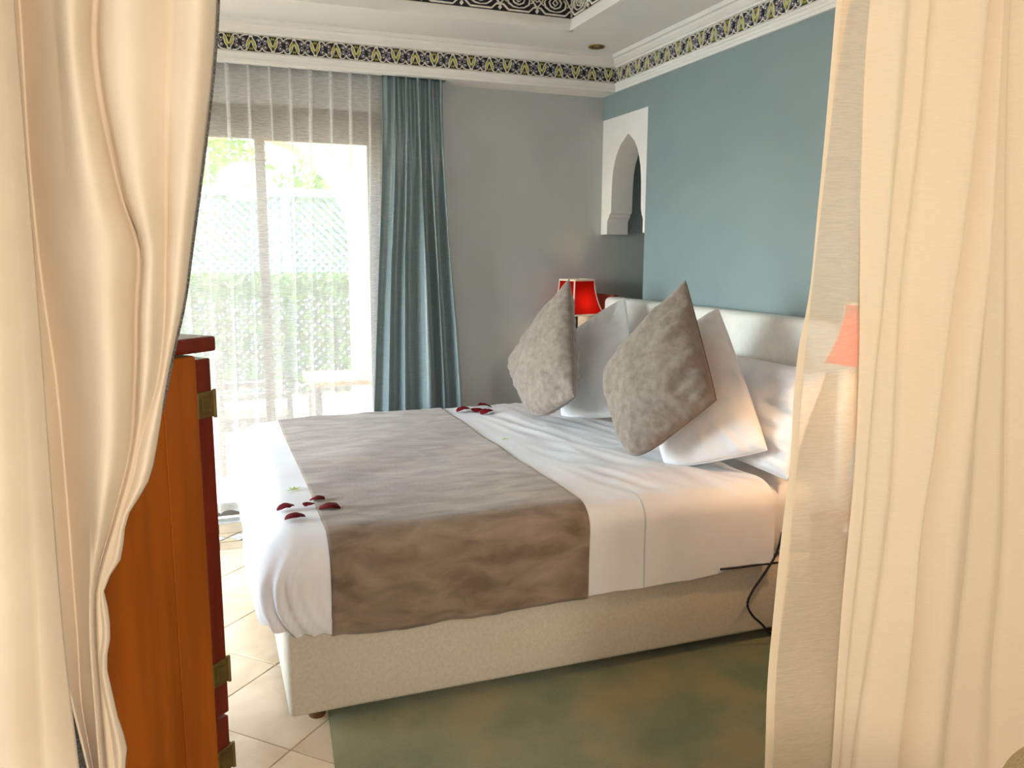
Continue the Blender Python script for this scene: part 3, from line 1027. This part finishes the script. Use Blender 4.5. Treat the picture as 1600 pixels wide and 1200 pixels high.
def lamp(x, y, label, power, rz):
    r_ = empty('table_lamp', (x, y, 0.556), label, 'lamp', 'bedside table lamps', rz)
    MB().lathe([(0.06, 0.0), (0.062, 0.012), (0.03, 0.024), (0.022, 0.06), (0.045, 0.14), (0.058, 0.22), (0.048, 0.30), (0.022, 0.38), (0.014, 0.42), (0.001, 0.42)], 28).build('base', 'ceramic', r_, True)
    zs = [0.58 + 0.205 * k / 12 for k in range(13)]
    def hw_(t_):
        return 0.118 * (1 - t_) ** 1.9 + 0.076 * (1 - (1 - t_) ** 1.9)
    v, f = [], []
    for k, z in enumerate(zs):
        h = hw_(k / 12)
        ch = h * 0.93
        v += [(h, -ch, z), (h, ch, z), (ch, h, z), (-ch, h, z), (-h, ch, z), (-h, -ch, z), (-ch, -h, z), (ch, -h, z)]
    for k in range(12):
        for i in range(8):
            f.append((8 * k + i, 8 * k + (i + 1) % 8, 8 * k + 8 + (i + 1) % 8, 8 * k + 8 + i))
    so = obj('shade', v, f, 'red_shade', r_)
    tb = MB()
    for sx in (-1, 1):
        for sy in (-1, 1):
            tb.tube([(sx * hw_(k / 12) * 0.975, sy * hw_(k / 12) * 0.975, zs[k]) for k in range(13)], 0.0045, 6)
    for k in (0, 12):
        h = hw_(k / 12)
        ch = h * 0.93
        tb.tube([(h, -ch, zs[k]), (h, ch, zs[k]), (ch, h, zs[k]), (-ch, h, zs[k]), (-h, ch, zs[k]), (-h, -ch, zs[k]), (-ch, -h, zs[k]), (ch, -h, zs[k])], 0.006, 6, True)
    tb.build('shade_trim', 'shade_trim', so)
    MB().lathe([(0.001, 0.585), (0.012, 0.586), (0.022, 0.61), (0.026, 0.64), (0.018, 0.67), (0.001, 0.68)], 16).build('bulb', 'bulb', r_, True)
    MB().lathe([(0.010, 0.42), (0.010, 0.56), (0.015, 0.565), (0.015, 0.585), (0.001, 0.585)], 16).build('socket', 'lamp_dark', r_, True)
    l = bpy.data.lights.new('bulb_glow', 'POINT')
    l.energy = power
    l.color = (1.0, 0.62, 0.30)
    l.shadow_soft_size = 0.035
    lo = bpy.data.objects.new('bulb_glow', l)
    C.objects.link(lo)
    lo.location = (0, 0, 0.63)
    lo.parent = r_
    return r_

lamp(2.105, 4.505, 'lit red pagoda-shaded table lamp in the corner beside the grey wall', 1.6, 0.22)
lamp(2.07, 2.085, 'lit red pagoda-shaded table lamp behind the linen curtain', 26.0, 0.22)

# ================================================================== cord on the bed base
pts = [W(u, v, 1, 2.392) for u, v in [(1222, 832), (1213, 865), (1195, 895), (1175, 925), (1168, 945), (1176, 962), (1190, 975), (1204, 990)]]
pts += [np.array([2.03, 2.40, 0.022]), np.array([2.12, 2.41, 0.02])]
def smooth_pts(P, m=10):
    P = [Vector(tuple(float(c) for c in p)) for p in P]
    out = []
    for i in range(len(P) - 1):
        p0, p1, p2, p3 = P[max(i - 1, 0)], P[i], P[i + 1], P[min(i + 2, len(P) - 1)]
        for k in range(m):
            t_ = k / m
            out.append(0.5 * ((2 * p1) + (p2 - p0) * t_ + (2 * p0 - 5 * p1 + 4 * p2 - p3) * t_ ** 2 + (3 * p1 - p0 - 3 * p2 + p3) * t_ ** 3))
    out.append(P[-1])
    return out
MB().tube(smooth_pts(pts), 0.0045, 8).build('power_cord', 'cord', None, True, label='black power cord hanging down the side of the bed base', cat='cord')
pts = [W(u, v, 1, 2.400) for u, v in [(1126, 889.5), (1150, 887), (1180, 883), (1216, 879)]]
MB().tube(smooth_pts(pts), 0.0045, 8).build('power_cord', 'cord', None, True, label='black cord lying along the top edge of the bed base', cat='cord')

# ================================================================== rose petals and sprigs
def petal(px, size, rot, curl, grp, label, seedv, tilt=0.0):
    p = W(px[0], px[1], 2, 0.648)
    q, nn = bedmap((p[0], p[1], HI[2]), 0.004)
    zb_ = q.z + 0.006
    v = []
    nu, nv = 9, 9
    for i in range(nu):
        u = i / (nu - 1) * 2 - 1
        for j in range(nv):
            w = j / (nv - 1) * 2 - 1
            x = u * math.sqrt(max(0, 1 - w * w / 2)) * (1 - 0.15 * (w > 0) * w)
            y = w * math.sqrt(max(0, 1 - u * u / 2))
            z = curl * (0.55 * (1 - x * x) * (1 - 0.4 * y * y) - 0.1) + 0.10 * noise.noise(Vector((x * 2 + seedv, y * 2, 0))) + tilt * x * 0.4
            v.append((x * size, y * size * 0.8, z * size))
    zmin = min(a[2] for a in v)
    v = [(a[0], a[1], a[2] - zmin) for a in v]
    o = obj('rose_petal', v, grid_faces(nu, nv), 'petal', None, True, label, 'rose petal', grp)
    o.modifiers.new('thick', 'SOLIDIFY').thickness = 0.0015
    o.location = (p[0], p[1], zb_ - 0.004)
    o.rotation_euler = (0, 0, rot)
G1, G2 = 'rose petals at the foot of the bed', 'rose petals beside the far cushion'
for i, (px, s, rt, cu, ti, lb) in enumerate([
        ((446, 795), 0.030, 0.3, 0.7, 0.3, 'crumpled red rose petal with a dark pointed tip, furthest from the runner'),
        ((461, 809), 0.033, 0.1, 0.8, 0.0, 'smooth oval dark red rose petal lying nearest the rounded bed corner'),
        ((482, 791), 0.024, 0.9, 0.8, -0.4, 'small folded dark rose petal on the white spread beside the runner edge'),
        ((496, 782), 0.027, -0.5, 0.9, 0.3, 'red rose petal lying half on the runner edge at the bed foot'),
        ((515, 794), 0.036, -0.2, 0.9, 0.0, 'wide arched dark rose petal lying wholly on the taupe runner')]):
    petal(px, s, rt, cu, G1, lb, i * 3.7, ti)
for i, (px, s, rt, cu, ti, lb) in enumerate([
        ((724, 643), 0.042, 0.2, 0.9, 0.2, 'bright red arched rose petal next to the far corner of the runner'),
        ((745, 643), 0.040, 1.0, 0.7, 0.0, 'very dark flat rose petal in the middle of the far petal group'),
        ((757, 638), 0.040, 0.0, 0.8, -0.5, 'dark cupped rose petal at the far edge of the bed'),
        ((760, 646), 0.042, 0.5, 0.8, 0.2, 'red rose petal of the far group, closest to the taupe cushion')]):
    petal(px, s, rt, cu, G2, lb, 20 + i * 2.3, ti)

def sprig(px, label, size, seedv, dirs):
    p = W(px[0], px[1], 2, 0.645)
    q, nn = bedmap((p[0], p[1], HI[2]), 0.0)
    r_ = empty('green_sprig', (p[0], p[1], q.z), label, 'sprig')
    rnd = random.Random(seedv)
    MB().tube([(-size * 0.9, -size * 0.3, 0.003), (0, 0, 0.005), (size * 0.6, size * 0.3, 0.006)], 0.0013, 5).build('stem', 'sprig', r_)
    for k in range(dirs):
        a = rnd.uniform(0, 2 * PI)
        ln = size * rnd.uniform(0.6, 1.1)
        w = ln * 0.16
        e = rnd.uniform(0.1, 0.6)
        c_, s_ = math.cos(a), math.sin(a)
        v = [(0, 0, 0.004), (c_ * ln * .5 - s_ * w, s_ * ln * .5 + c_ * w, 0.004 + ln * e * .5), (c_ * ln, s_ * ln, 0.004 + ln * e),
             (c_ * ln * .5 + s_ * w, s_ * ln * .5 - c_ * w, 0.004 + ln * e * .5)]
        v += [(a_, b_, z_ - 0.0012) for a_, b_, z_ in v]
        obj('leaf', v, [(0, 1, 2, 3), (7, 6, 5, 4), (0, 4, 5, 1), (1, 5, 6, 2), (2, 6, 7, 3), (3, 7, 4, 0)], 'sprig', r_)
sprig((459, 767), 'small yellow-green sprig on the white bedspread above the rose petals', 0.026, 4, 12)
sprig((790, 687), 'small pale green sprig at the far edge of the taupe runner', 0.022, 6, 7)

# ================================================================== rug
ra = math.radians(-4.3)
rg = empty('area_rug', (0.30, 2.46, 0.0), 'worn green wool rug on the tiles beside the bed', 'rug', rz=ra)
nx, ny = 60, 40
v = []
LX, LY = 1.74, 1.3
for i in range(nx):
    for j in range(ny):
        x = LX * i / (nx - 1)
        y = -0.95 + LY * j / (ny - 1)
        e = min(x, LX - x, y + 0.95, LY - 0.95 - y)
        z = 0.004 + 0.012 * sstep(e / 0.012) + 0.0012 * noise.noise(Vector((x * 9, y * 9, 0)))
        v.append((x, y, z))
obj('pile', v, grid_faces(nx, ny), 'rug', rg, True)
MB().box(0, LX, -0.95, LY - 0.95, 0.0005, 0.005).build('backing', 'rug', rg)

# ================================================================== cabinet, turned towards the bed
ca = math.radians(42.4)                       # direction of the side panel, from +X
cu, cv = Vector((math.cos(ca), math.sin(ca), 0)), Vector((-math.sin(ca), math.cos(ca), 0))
cb = empty('television_cabinet', (0.0, 1.95, 0.0), 'orange-brown wooden cabinet with red-brown doors and brass hinges beside the cream drape', 'cabinet', rz=ca)
# local frame: +x = the front the doors face, +y runs along the doors, y=0 is the side seen here
DTH = 0.042
CW, CD = 0.92, 0.52
body = MB()
body.bbox(-CD, -DTH - 0.002, 0.0, CW, 0.05, 1.272, 0.003)
body.build('body', 'wood_orange', cb)
MB().box(-CD + 0.03, -DTH - 0.03, 0.02, CW - 0.02, 0.0, 0.05).build('plinth', 'wood_red', cb)
# side panel moulded by a long flat strip, as the boards show
MB().bbox(-0.135, -DTH - 0.003, -0.004, 0.0, 0.052, 1.27, 0.0015).build('stile', 'wood_orange', cb)
MB().bbox(-CD - 0.02, 0.010, -0.012, CW + 0.012, 1.278, 1.312, 0.006, 3).build('top_board', 'wood_red', cb)
zs_split = 0.392
for (z0, z1, hs, inset) in ((zs_split + 0.004, 1.262, (1.158, 0.508), 0.0), (0.06, zs_split - 0.004, (0.282, 0.16), 0.003)):
    for (y0, y1) in ((0.0, CW / 2 - 0.002), (CW / 2 + 0.002, CW)):
        dn = MB().bbox(-DTH, -inset, y0, y1, z0, z1, 0.003).build('door', 'wood_red', cb)
        kb = MB().lathe([(0.005, 0), (0.005, 0.012), (0.012, 0.018), (0.012, 0.024), (0.001, 0.027)], 14).build('knob', 'brass', dn)
        kb.rotation_euler = (0, PI / 2, 0)
        kb.location = (-inset, CW / 2 + (-0.05 if y0 == 0 else 0.05), (z0 + z1) / 2)
        if y0 == 0:
            for hz in hs:
                hm = MB()
                hm.bbox(-DTH - 0.004, 0.004, -0.006, 0.0, hz - 0.03, hz + 0.03, 0.0015)        # leaf over the door edge
                hm.bbox(-0.001, 0.004, -0.006, 0.02, hz - 0.03, hz + 0.03, 0.0015)             # wrap on to the front
                ho = hm.build('hinge', 'brass', dn)
                MB().lathe([(0.0042, -0.033), (0.0042, 0.033)], 12, (0.002, -0.005, hz)).build('hinge_pin', 'brass', dn)
                MB().bbox(-DTH + 0.006, -0.010, -0.0095, -0.005, hz - 0.016, hz + 0.016, 0.001).build('hinge_knuckle', 'brass', dn)

# ================================================================== curtains of the opening between sitting room and bedroom
def ext(curve):
    """extend a pixel curve above and below the picture along the room's verticals"""
    y0, x0 = curve[0]
    y1, x1 = curve[-1]
    sl = lambda x: (752 - x) / 6900.0
    return [(-720, x0 + sl(x0) * (-720 - y0))] + list(curve) + [(2200, x1 + sl(x1) * (2200 - y1))]

def spline(curve):
    """smooth monotone-ish interpolation of a pixel curve"""
    ys = np.array([c[0] for c in curve], float)
    xs = np.array([c[1] for c in curve], float)
    m = np.gradient(xs, ys)
    def g(y):
        k = int(np.clip(np.searchsorted(ys, y) - 1, 0, len(ys) - 2))
        h = ys[k + 1] - ys[k]
        t_ = min(max((y - ys[k]) / h, 0), 1)
        return ((2 * t_**3 - 3 * t_**2 + 1) * xs[k] + (t_**3 - 2 * t_**2 + t_) * h * m[k] + (-2 * t_**3 + 3 * t_**2) * xs[k + 1] + (t_**3 - t_**2) * h * m[k + 1])
    return g

def fold_sheet(name, curves, bumps, Y, material, parent, rows, per=10, yoff=0.0, thick=0.0, seedv=0, ysl=0.0, tri=False):
    """cloth hanging in the plane y=Y; curves are the creases between folds; bumps the depth of each fold towards the viewer (front, skew)"""
    gs = [spline(ext(c)) for c in curves]
    nfold = len(curves) - 1
    cols = nfold * per + 1
    v = []
    for i in range(cols):
        k = min(i // per, nfold - 1)
        t_ = (i - k * per) / per
        A, sk = bumps[k][0], bumps[k][1]
        tt = t_ ** (1.0 + sk) if sk >= 0 else 1 - (1 - t_) ** (1.0 - sk)
        dep = A * math.sin(PI * tt) ** 0.8 if 0 < tt < 1 else 0.0
        if tri:
            pk = 0.5 + 0.5 * sk
            h_ = t_ / pk if t_ < pk else (1 - t_) / max(1 - pk, 1e-3)
            dep = A * (h_ ** 0.85)
        step = sum(b[2] for b in bumps[:k]) + bumps[k][2] * t_
        for yy in rows:
            xa, xb = gs[k](yy), gs[k + 1](yy)
            px_ = xa + (xb - xa) * t_
            Yd = Y + yoff + step
            p = W(px_, yy, 1, Yd)
            dn = dep * min(1.0, (xb - xa) / 50.0) + 0.006 * noise.noise(Vector((p[0] * 6, seedv, p[2] * 2.0)))
            v.append((p[0], p[1] - dn + ysl * (1.5 - p[2]), p[2]))
    o = obj(name, v, grid_faces(cols, len(rows)), material, None, True)
    if thick:
        o.modifiers.new('thick', 'SOLIDIFY').thickness = thick
    kid(o, parent)
    return o

def rows_for(Y, ztop=2.60, zbot=0.035, n=110):
    # pixel rows that span the cloth from heading to floor
    def row(z):
        lo_, hi_ = -1500, 4000
        for _ in range(40):
            mid = (lo_ + hi_) / 2
            if W(600, mid, 1, Y)[2] > z:
                lo_ = mid
            else:
                hi_ = mid
        return lo_
    a, b_ = row(ztop), row(zbot)
    return list(np.linspace(a, b_, n))

# right: linen sheer
YR = 1.22
rs = empty('linen_curtain', (1.3, YR, 0.01), 'beige linen sheer curtain hanging in long folds beside the bed', 'curtain', 'curtains of the room opening')
e0 = [(0, 1305), (180, 1290), (330, 1277), (480, 1262), (540, 1250), (600, 1243), (725, 1235), (840, 1221), (975, 1207), (1050, 1200), (1200, 1195)]
e1 = [(0, 1326), (100, 1310), (350, 1280), (500, 1265), (600, 1256), (725, 1247), (900, 1232), (1025, 1216), (1200, 1210)]
e2 = [(0, 1360), (100, 1352), (250, 1347), (400, 1344), (600, 1340), (725, 1335), (900, 1320), (1200, 1299)]
e3 = [(0, 1422), (125, 1415), (300, 1397), (425, 1385), (600, 1366), (800, 1350), (1000, 1330), (1200, 1312)]
e4 = [(0, 1457), (250, 1435), (450, 1410), (600, 1402), (750, 1394), (925, 1372), (1200, 1332)]
e5 = [(0, 1540), (200, 1520), (375, 1500), (500, 1480), (600, 1466), (825, 1430), (1200, 1400)]
e6 = [(0, 1567), (150, 1560), (400, 1545), (600, 1529), (850, 1512), (1000, 1495), (1200, 1475)]
e7 = [(0, 1580), (200, 1574), (600, 1572), (850, 1565), (1050, 1550), (1200, 1547)]
e8 = [(0, 1640), (600, 1635), (1200, 1625)]
e9 = [(0, 1700), (600, 1700), (1200, 1700)]
e10 = [(0, 1790), (600, 1795), (1200, 1800)]
rowsR = rows_for(YR, 2.60, 0.075)
fold_sheet('hem', [e0, e1], [(0.002, 0, 0)], YR, 'linen_layer', rs, rowsR, 5, -0.002, 0.0)
fold_sheet('sheer_width', [e0, e2], [(0.014, 0.6, 0.0)], YR, 'linen_sheer', rs, rowsR, 14)
fold_sheet('folds', [e2, e3, e4, e5, e6, e7, e8, e9, e10],
           [(0.030, 0.1, 0.012), (0.020, 0.2, 0.006), (0.050, 0.25, 0.012), (0.036, 0.1, -0.006), (0.020, 0.2, 0.01), (0.040, 0.2, -0.01), (0.04, 0.1, 0.01), (0.04, 0, 0)],
           YR - 0.012, 'linen_layer', rs, rowsR, 12, seedv=4, tri=True)
fold_sheet('back_folds', [e2, e4, e6, e8, e10], [(0.03, 0.3, 0.01), (0.02, -0.5, 0), (0.03, 0.4, 0), (0.02, 0, 0)], YR + 0.09, 'linen_layer', rs, rowsR, 14, seedv=9)

# left: heavy cream drape with grey lining
YL = 1.22
ld = empty('cream_drape', (-0.1, YL, 0.01), 'heavy cream drape with grey lining drawn aside in front of the wooden cabinet', 'curtain', 'curtains of the room opening')
R_edge = [(0, 340), (60, 337), (120, 332), (250, 317), (380, 300), (480, 286), (560, 268), (617, 257), (681, 248), (757, 230), (809, 199), (856, 192), (879, 187), (915, 163),
          (950, 169), (990, 173), (1037, 167), (1080, 176), (1136, 190), (1153, 197), (1200, 196)]
f4 = [(0, 270), (200, 262), (400, 259), (520, 256), (600, 246), (680, 222), (757, 205), (809, 188), (879, 172), (915, 158), (990, 160), (1037, 156), (1136, 172), (1200, 180)]
f3 = [(0, 150), (60, 147), (120, 152), (240, 176), (320, 197), (374, 217), (480, 216), (600, 213), (700, 205), (800, 180), (915, 150), (1000, 150), (1100, 158), (1200, 166)]
f2 = [(0, 82), (130, 92), (250, 100), (430, 116), (600, 134), (750, 140), (915, 142), (1000, 143), (1100, 150), (1200, 158)]
f1 = [(0, 30), (250, 45), (450, 66), (600, 88), (750, 102), (900, 114), (1000, 122), (1100, 128), (1200, 146)]
f0 = [(0, 8), (250, 26), (500, 46), (800, 72), (1000, 92), (1060, 106), (1200, 140)]
rowsL = rows_for(YL, 2.60)
fold_sheet('drape', [f0, f1, f2, f3, f4, R_edge],
           [(0.010, 0, 0.055), (0.004, 0.0, -0.06), (0.050, 0.4, 0.030), (0.050, -0.3, -0.02), (0.034, 0.3, 0.006)], YL + 0.03, 'cream_cloth', ld, rowsL, 16, thick=0.003, seedv=2)
# front width of the drape, nearest the sitting room
g_edge = [(0, 22), (250, 42), (500, 62), (800, 84), (1000, 101), (1200, 124)]
g2 = [(0, -2), (300, 22), (600, 40), (900, 55), (1200, 70)]
g1 = [(0, -60), (600, -40), (1200, -20)]
g0 = [(0, -160), (600, -150), (1200, -140)]
g00 = [(0, -260), (600, -255), (1200, -250)]
fold_sheet('front_width', [g00, g0, g1, g2, g_edge], [(0.03, 0, 0), (0.03, 0.2, 0), (0.022, -0.2, 0.0), (0.006, 0.0, 0.028)], YL - 0.05, 'cream_cloth', ld, rowsL, 14, thick=0.003, seedv=6)
lin_edge = [(y, x + (4.0 if y < 620 else -3.0)) for y, x in R_edge]
fold_sheet('lining', [g1, f0, f3, f4, lin_edge], [(0.004, 0, 0), (0.004, 0, 0), (0.004, 0, 0), (0.004, 0, 0)], YL + 0.115, 'lining_grey', ld, rowsL, 10)

# ================================================================== chair in the sitting room, its back in the corner of the view
ch = empty('upholstered_chair', (1.05, 0.43, 0.0), 'beige upholstered chair with a welted rounded back in front of the linen curtain', 'chair', rz=math.radians(-52))
# local +x = to the right seen from the camera, +y = away from the camera
def rrect(w, z0, z1, rad, n=8):
    pts = [(-w, z0)]
    pts += [(-w + rad - rad * math.cos(PI / 2 * k / n), z1 - rad + rad * math.sin(PI / 2 * k / n)) for k in range(n + 1)]
    pts += [(w - rad + rad * math.sin(PI / 2 * k / n), z1 - rad + rad * math.cos(PI / 2 * k / n)) for k in range(n + 1)]
    pts += [(w, z0)]
    return pts
ctr_l = W(1575, 1172, 1, 0.66)
HWD = 0.27
cx_off = 0.0
back = MB().prism(rrect(HWD, 0.42, 0.925, 0.09, 12), lambda p, q, t: (p, t, q), -0.05, 0.05)
bo = fixn(back.build('back', 'chair_cloth', ch))
bv = bo.modifiers.new('soft', 'BEVEL')
bv.width = 0.02
bv.segments = 4
bv.limit_method = 'ANGLE'
pn = MB().prism(rrect(HWD - 0.022, 0.44, 0.903, 0.072, 12), lambda p, q, t: (p, t, q), -0.058, -0.045)
pno = fixn(pn.build('back_panel', 'chair_cloth', ch))
MB().tube([(p, -0.056, q) for p, q in rrect(HWD - 0.02, 0.44, 0.905, 0.074, 12)], 0.003, 6).build('welt', 'chair_welt', ch, True)
MB().bbox(-HWD, HWD, 0.03, 0.48, 0.30, 0.46, 0.03, 4).build('seat', 'chair_cloth', ch)
for x in (-HWD + 0.04, HWD - 0.04):
    for y in (0.0, 0.44):
        MB().bbox(x - 0.02, x + 0.02, y - 0.02, y + 0.02, 0.0, 0.31, 0.004).build('leg', 'foot_wood', ch)

# ================================================================== terrace and garden beyond the door
ST(MB().box(-14, 16, YW + 0.28, 30, -0.2, -0.03).build('floor_terrace', 'terrace_tile'), 'pale stone terrace outside the garden door')
# arcade wall
ac, ar_, az = 0.34, 0.87, 1.573
aw = MB()
n = 40
Y0, Y1 = 7.0, 7.42
xs0, xs1, ztop = -6.0, 7.0, 3.6
def archface(y):
    v, f = [], []
    for k in range(n + 1):
        a = PI - PI * k / n
        x, z = ac + ar_ * math.cos(a), az + ar_ * math.sin(a)
        v += [(x, y, z), (x, y, ztop)]
    for k in range(n):
        f.append((2 * k, 2 * k + 2, 2 * k + 3, 2 * k + 1))
    return v, f
for y in (Y0, Y1):
    aw.add(*archface(y))
v, f = [], []
for k in range(n + 1):
    a = PI - PI * k / n
    x, z = ac + ar_ * math.cos(a), az + ar_ * math.sin(a)
    v += [(x, Y0, z), (x, Y1, z)]
for k in range(n):
    f.append((2 * k, 2 * k + 1, 2 * k + 3, 2 * k + 2))
aw.add(v, f)
aw.box(xs0, ac - ar_, Y0, Y1, -0.05, ztop)
aw.box(ac + ar_, xs1, Y0, Y1, -0.05, ztop)
aw.box(ac - ar_, ac + ar_, Y0, Y1, ztop - 0.001, ztop)
awo = fixn(aw.build('wall_arcade', 'arcade_plaster'))
ST(awo, 'cream plaster arcade wall with a round arch on the terrace')

# lattice fence
fe = empty('lattice_fence', (0.4, 9.5, 0), 'pale blue painted lattice fence seen through the arch', 'fence')
for (px, pw) in ((-2.4, 0.09), (-0.78, 0.09), (0.82, 0.09), (2.42, 0.09)):
    kid(MB().bbox(px, px + pw, 9.46, 9.55, -0.03, 2.16, 0.004).build('post', 'fence_paint'), fe)
kid(MB().bbox(-2.5, 2.6, 9.45, 9.56, 2.10, 2.19, 0.006).build('top_rail', 'fence_paint'), fe)
kid(MB().bbox(-2.5, 2.6, 9.46, 9.55, 0.02, 0.10, 0.006).build('bottom_rail', 'fence_paint'), fe)
for (a, b_) in ((-2.31, -0.78), (-0.69, 0.82), (0.91, 2.42)):
    lat = MB()
    z0, z1 = 0.10, 2.10
    step = 0.095
    for sgn in (1, -1):
        c0 = a + z0 * 0 - (z1 - z0)
        k = c0
        while k < b_ + (z1 - z0):
            # slat from (k,z0) rising at 45 degrees
            pa = max(a, k) if sgn > 0 else min(b_, k + 0)
            if sgn > 0:
                xa, xb = max(a, k), min(b_, k + (z1 - z0))
                if xb > xa:
                    za, zb2 = z0 + (xa - k), z0 + (xb - k)
                    lat.ribbon([(xa, za), (xb, zb2)], 0.040, 9.50, 9.512, lambda p, q, t: (p, t, q))
            else:
                xa, xb = min(b_, k + (z1 - z0)), max(a, k)
                if xa > xb:
                    za, zb2 = z0 + (k + (z1 - z0) - xa), z0 + (k + (z1 - z0) - xb)
                    lat.ribbon([(xa, za), (xb, zb2)], 0.040, 9.488, 9.5, lambda p, q, t: (p, t, q))
            k += step
    lo_ = lat.build('lattice', 'fence_paint')
    lo_['kind'] = 'stuff'
    kid(lo_, fe)

def leaves(name, count, fn, size, material, parent, seedv):
    rnd = random.Random(seedv)
    v, f = [], []
    for k in range(count):
        c_ = Vector(fn(rnd))
        a = Vector((rnd.gauss(0, 1), rnd.gauss(0, 1), rnd.gauss(0, 1))).normalized()
        b_ = a.cross(Vector((rnd.gauss(0, 1), rnd.gauss(0, 1), rnd.gauss(0, 1)))).normalized()
        s = size * rnd.uniform(0.6, 1.3)
        n0 = len(v)
        v += [c_ - a * s, c_ + b_ * s * 0.38, c_ + a * s, c_ - b_ * s * 0.38]
        f.append((n0, n0 + 1, n0 + 2, n0 + 3))
    o = obj(name, v, f, material, None)
    o['kind'] = 'stuff'
    return kid(o, parent)

def tree(x, y, h, rx, rz, label, seedv):
    r_ = empty('garden_tree', (x, y, -0.03), label, 'tree', 'garden trees')
    kid(MB().tube([(x, y, -0.03), (x + 0.05, y, h * 0.35), (x - 0.04, y, h * 0.7)], [0.12, 0.10, 0.05], 10).build('trunk', 'bark'), r_)
    def fn(rnd):
        d_ = Vector((rnd.gauss(0, 1), rnd.gauss(0, 1), rnd.gauss(0, 1))).normalized() * (rnd.random() ** 0.35)
        bl = 1 + 0.25 * noise.noise(d_ * 3 + Vector((seedv, 0, 0)))
        return (x + d_.x * rx * bl, y + d_.y * rx * bl, h * 0.68 + d_.z * rz * bl)
    leaves('foliage', 5200, fn, 0.075, 'leaf', r_, seedv)
tree(-0.4, 11.6, 3.6, 1.35, 1.25, 'bright green leafy tree rising behind the lattice fence', 1)
tree(2.2, 12.6, 3.3, 1.0, 1.0, 'rounded green tree behind the lattice fence under the arch curve', 2)
hg = empty('hedge', (0.4, 9.1, -0.03), 'low clipped green hedge in front of the lattice fence', 'hedge')
leaves('foliage', 9000, lambda rnd: (rnd.uniform(-2.2, 2.6), 9.1 + rnd.uniform(-0.22, 0.22), rnd.uniform(0.0, 1.24) if rnd.random() < 0.6 else rnd.uniform(1.02, 1.27)), 0.05, 'leaf_hedge', hg, 5)
for k in range(9):
    x = -2.0 + k * 0.55
    kid(MB().tube([(x, 9.1, -0.03), (x + 0.03, 9.1, 0.8)], 0.02, 6).build('stem', 'bark'), hg)

# terrace table and chairs
tb = empty('terrace_table', (1.05, 6.1, -0.03), 'low terracotta-topped terrace table outside the garden door', 'table')
kid(MB().bbox(0.66, 1.50, 5.85, 6.4, 0.545, 0.585, 0.008).build('table_top', 'terracotta'), tb)
for x in (0.72, 1.44):
    for y in (5.91, 6.34):
        kid(MB().bbox(x - 0.025, x + 0.025, y - 0.025, y + 0.025, -0.03, 0.545, 0.004).build('leg', 'rattan'), tb)

def tchair(x, y, label, rz):
    r_ = empty('terrace_chair', (x, y, -0.03), label, 'chair', 'terrace chairs', rz)
    MB().bbox(-0.26, 0.26, -0.26, 0.26, 0.30, 0.38, 0.01).build('seat', 'rattan', r_)
    MB().bbox(-0.25, 0.25, -0.25, 0.22, 0.38, 0.46, 0.03, 3).build('cushion', 'peach_cushion', r_)
    MB().bbox(-0.26, 0.26, 0.22, 0.27, 0.36, 0.84, 0.02, 3).build('backrest', 'rattan', r_)
    for s in (-1, 1):
        MB().bbox(s * 0.27 - 0.02, s * 0.27 + 0.02, -0.24, 0.25, 0.52, 0.57, 0.008).build('armrest', 'rattan', r_)
        for y_ in (-0.23, 0.23):
            MB().bbox(s * 0.25 - 0.02, s * 0.25 + 0.02, y_ - 0.02, y_ + 0.02, 0.0, 0.53, 0.004).build('leg', 'rattan', r_)
tchair(0.28, 6.05, 'rattan terrace chair with peach cushion beside the low table', PI / 2)
tchair(-0.55, 6.2, 'rattan terrace chair with peach cushion in front of the arcade pier', 0.2)
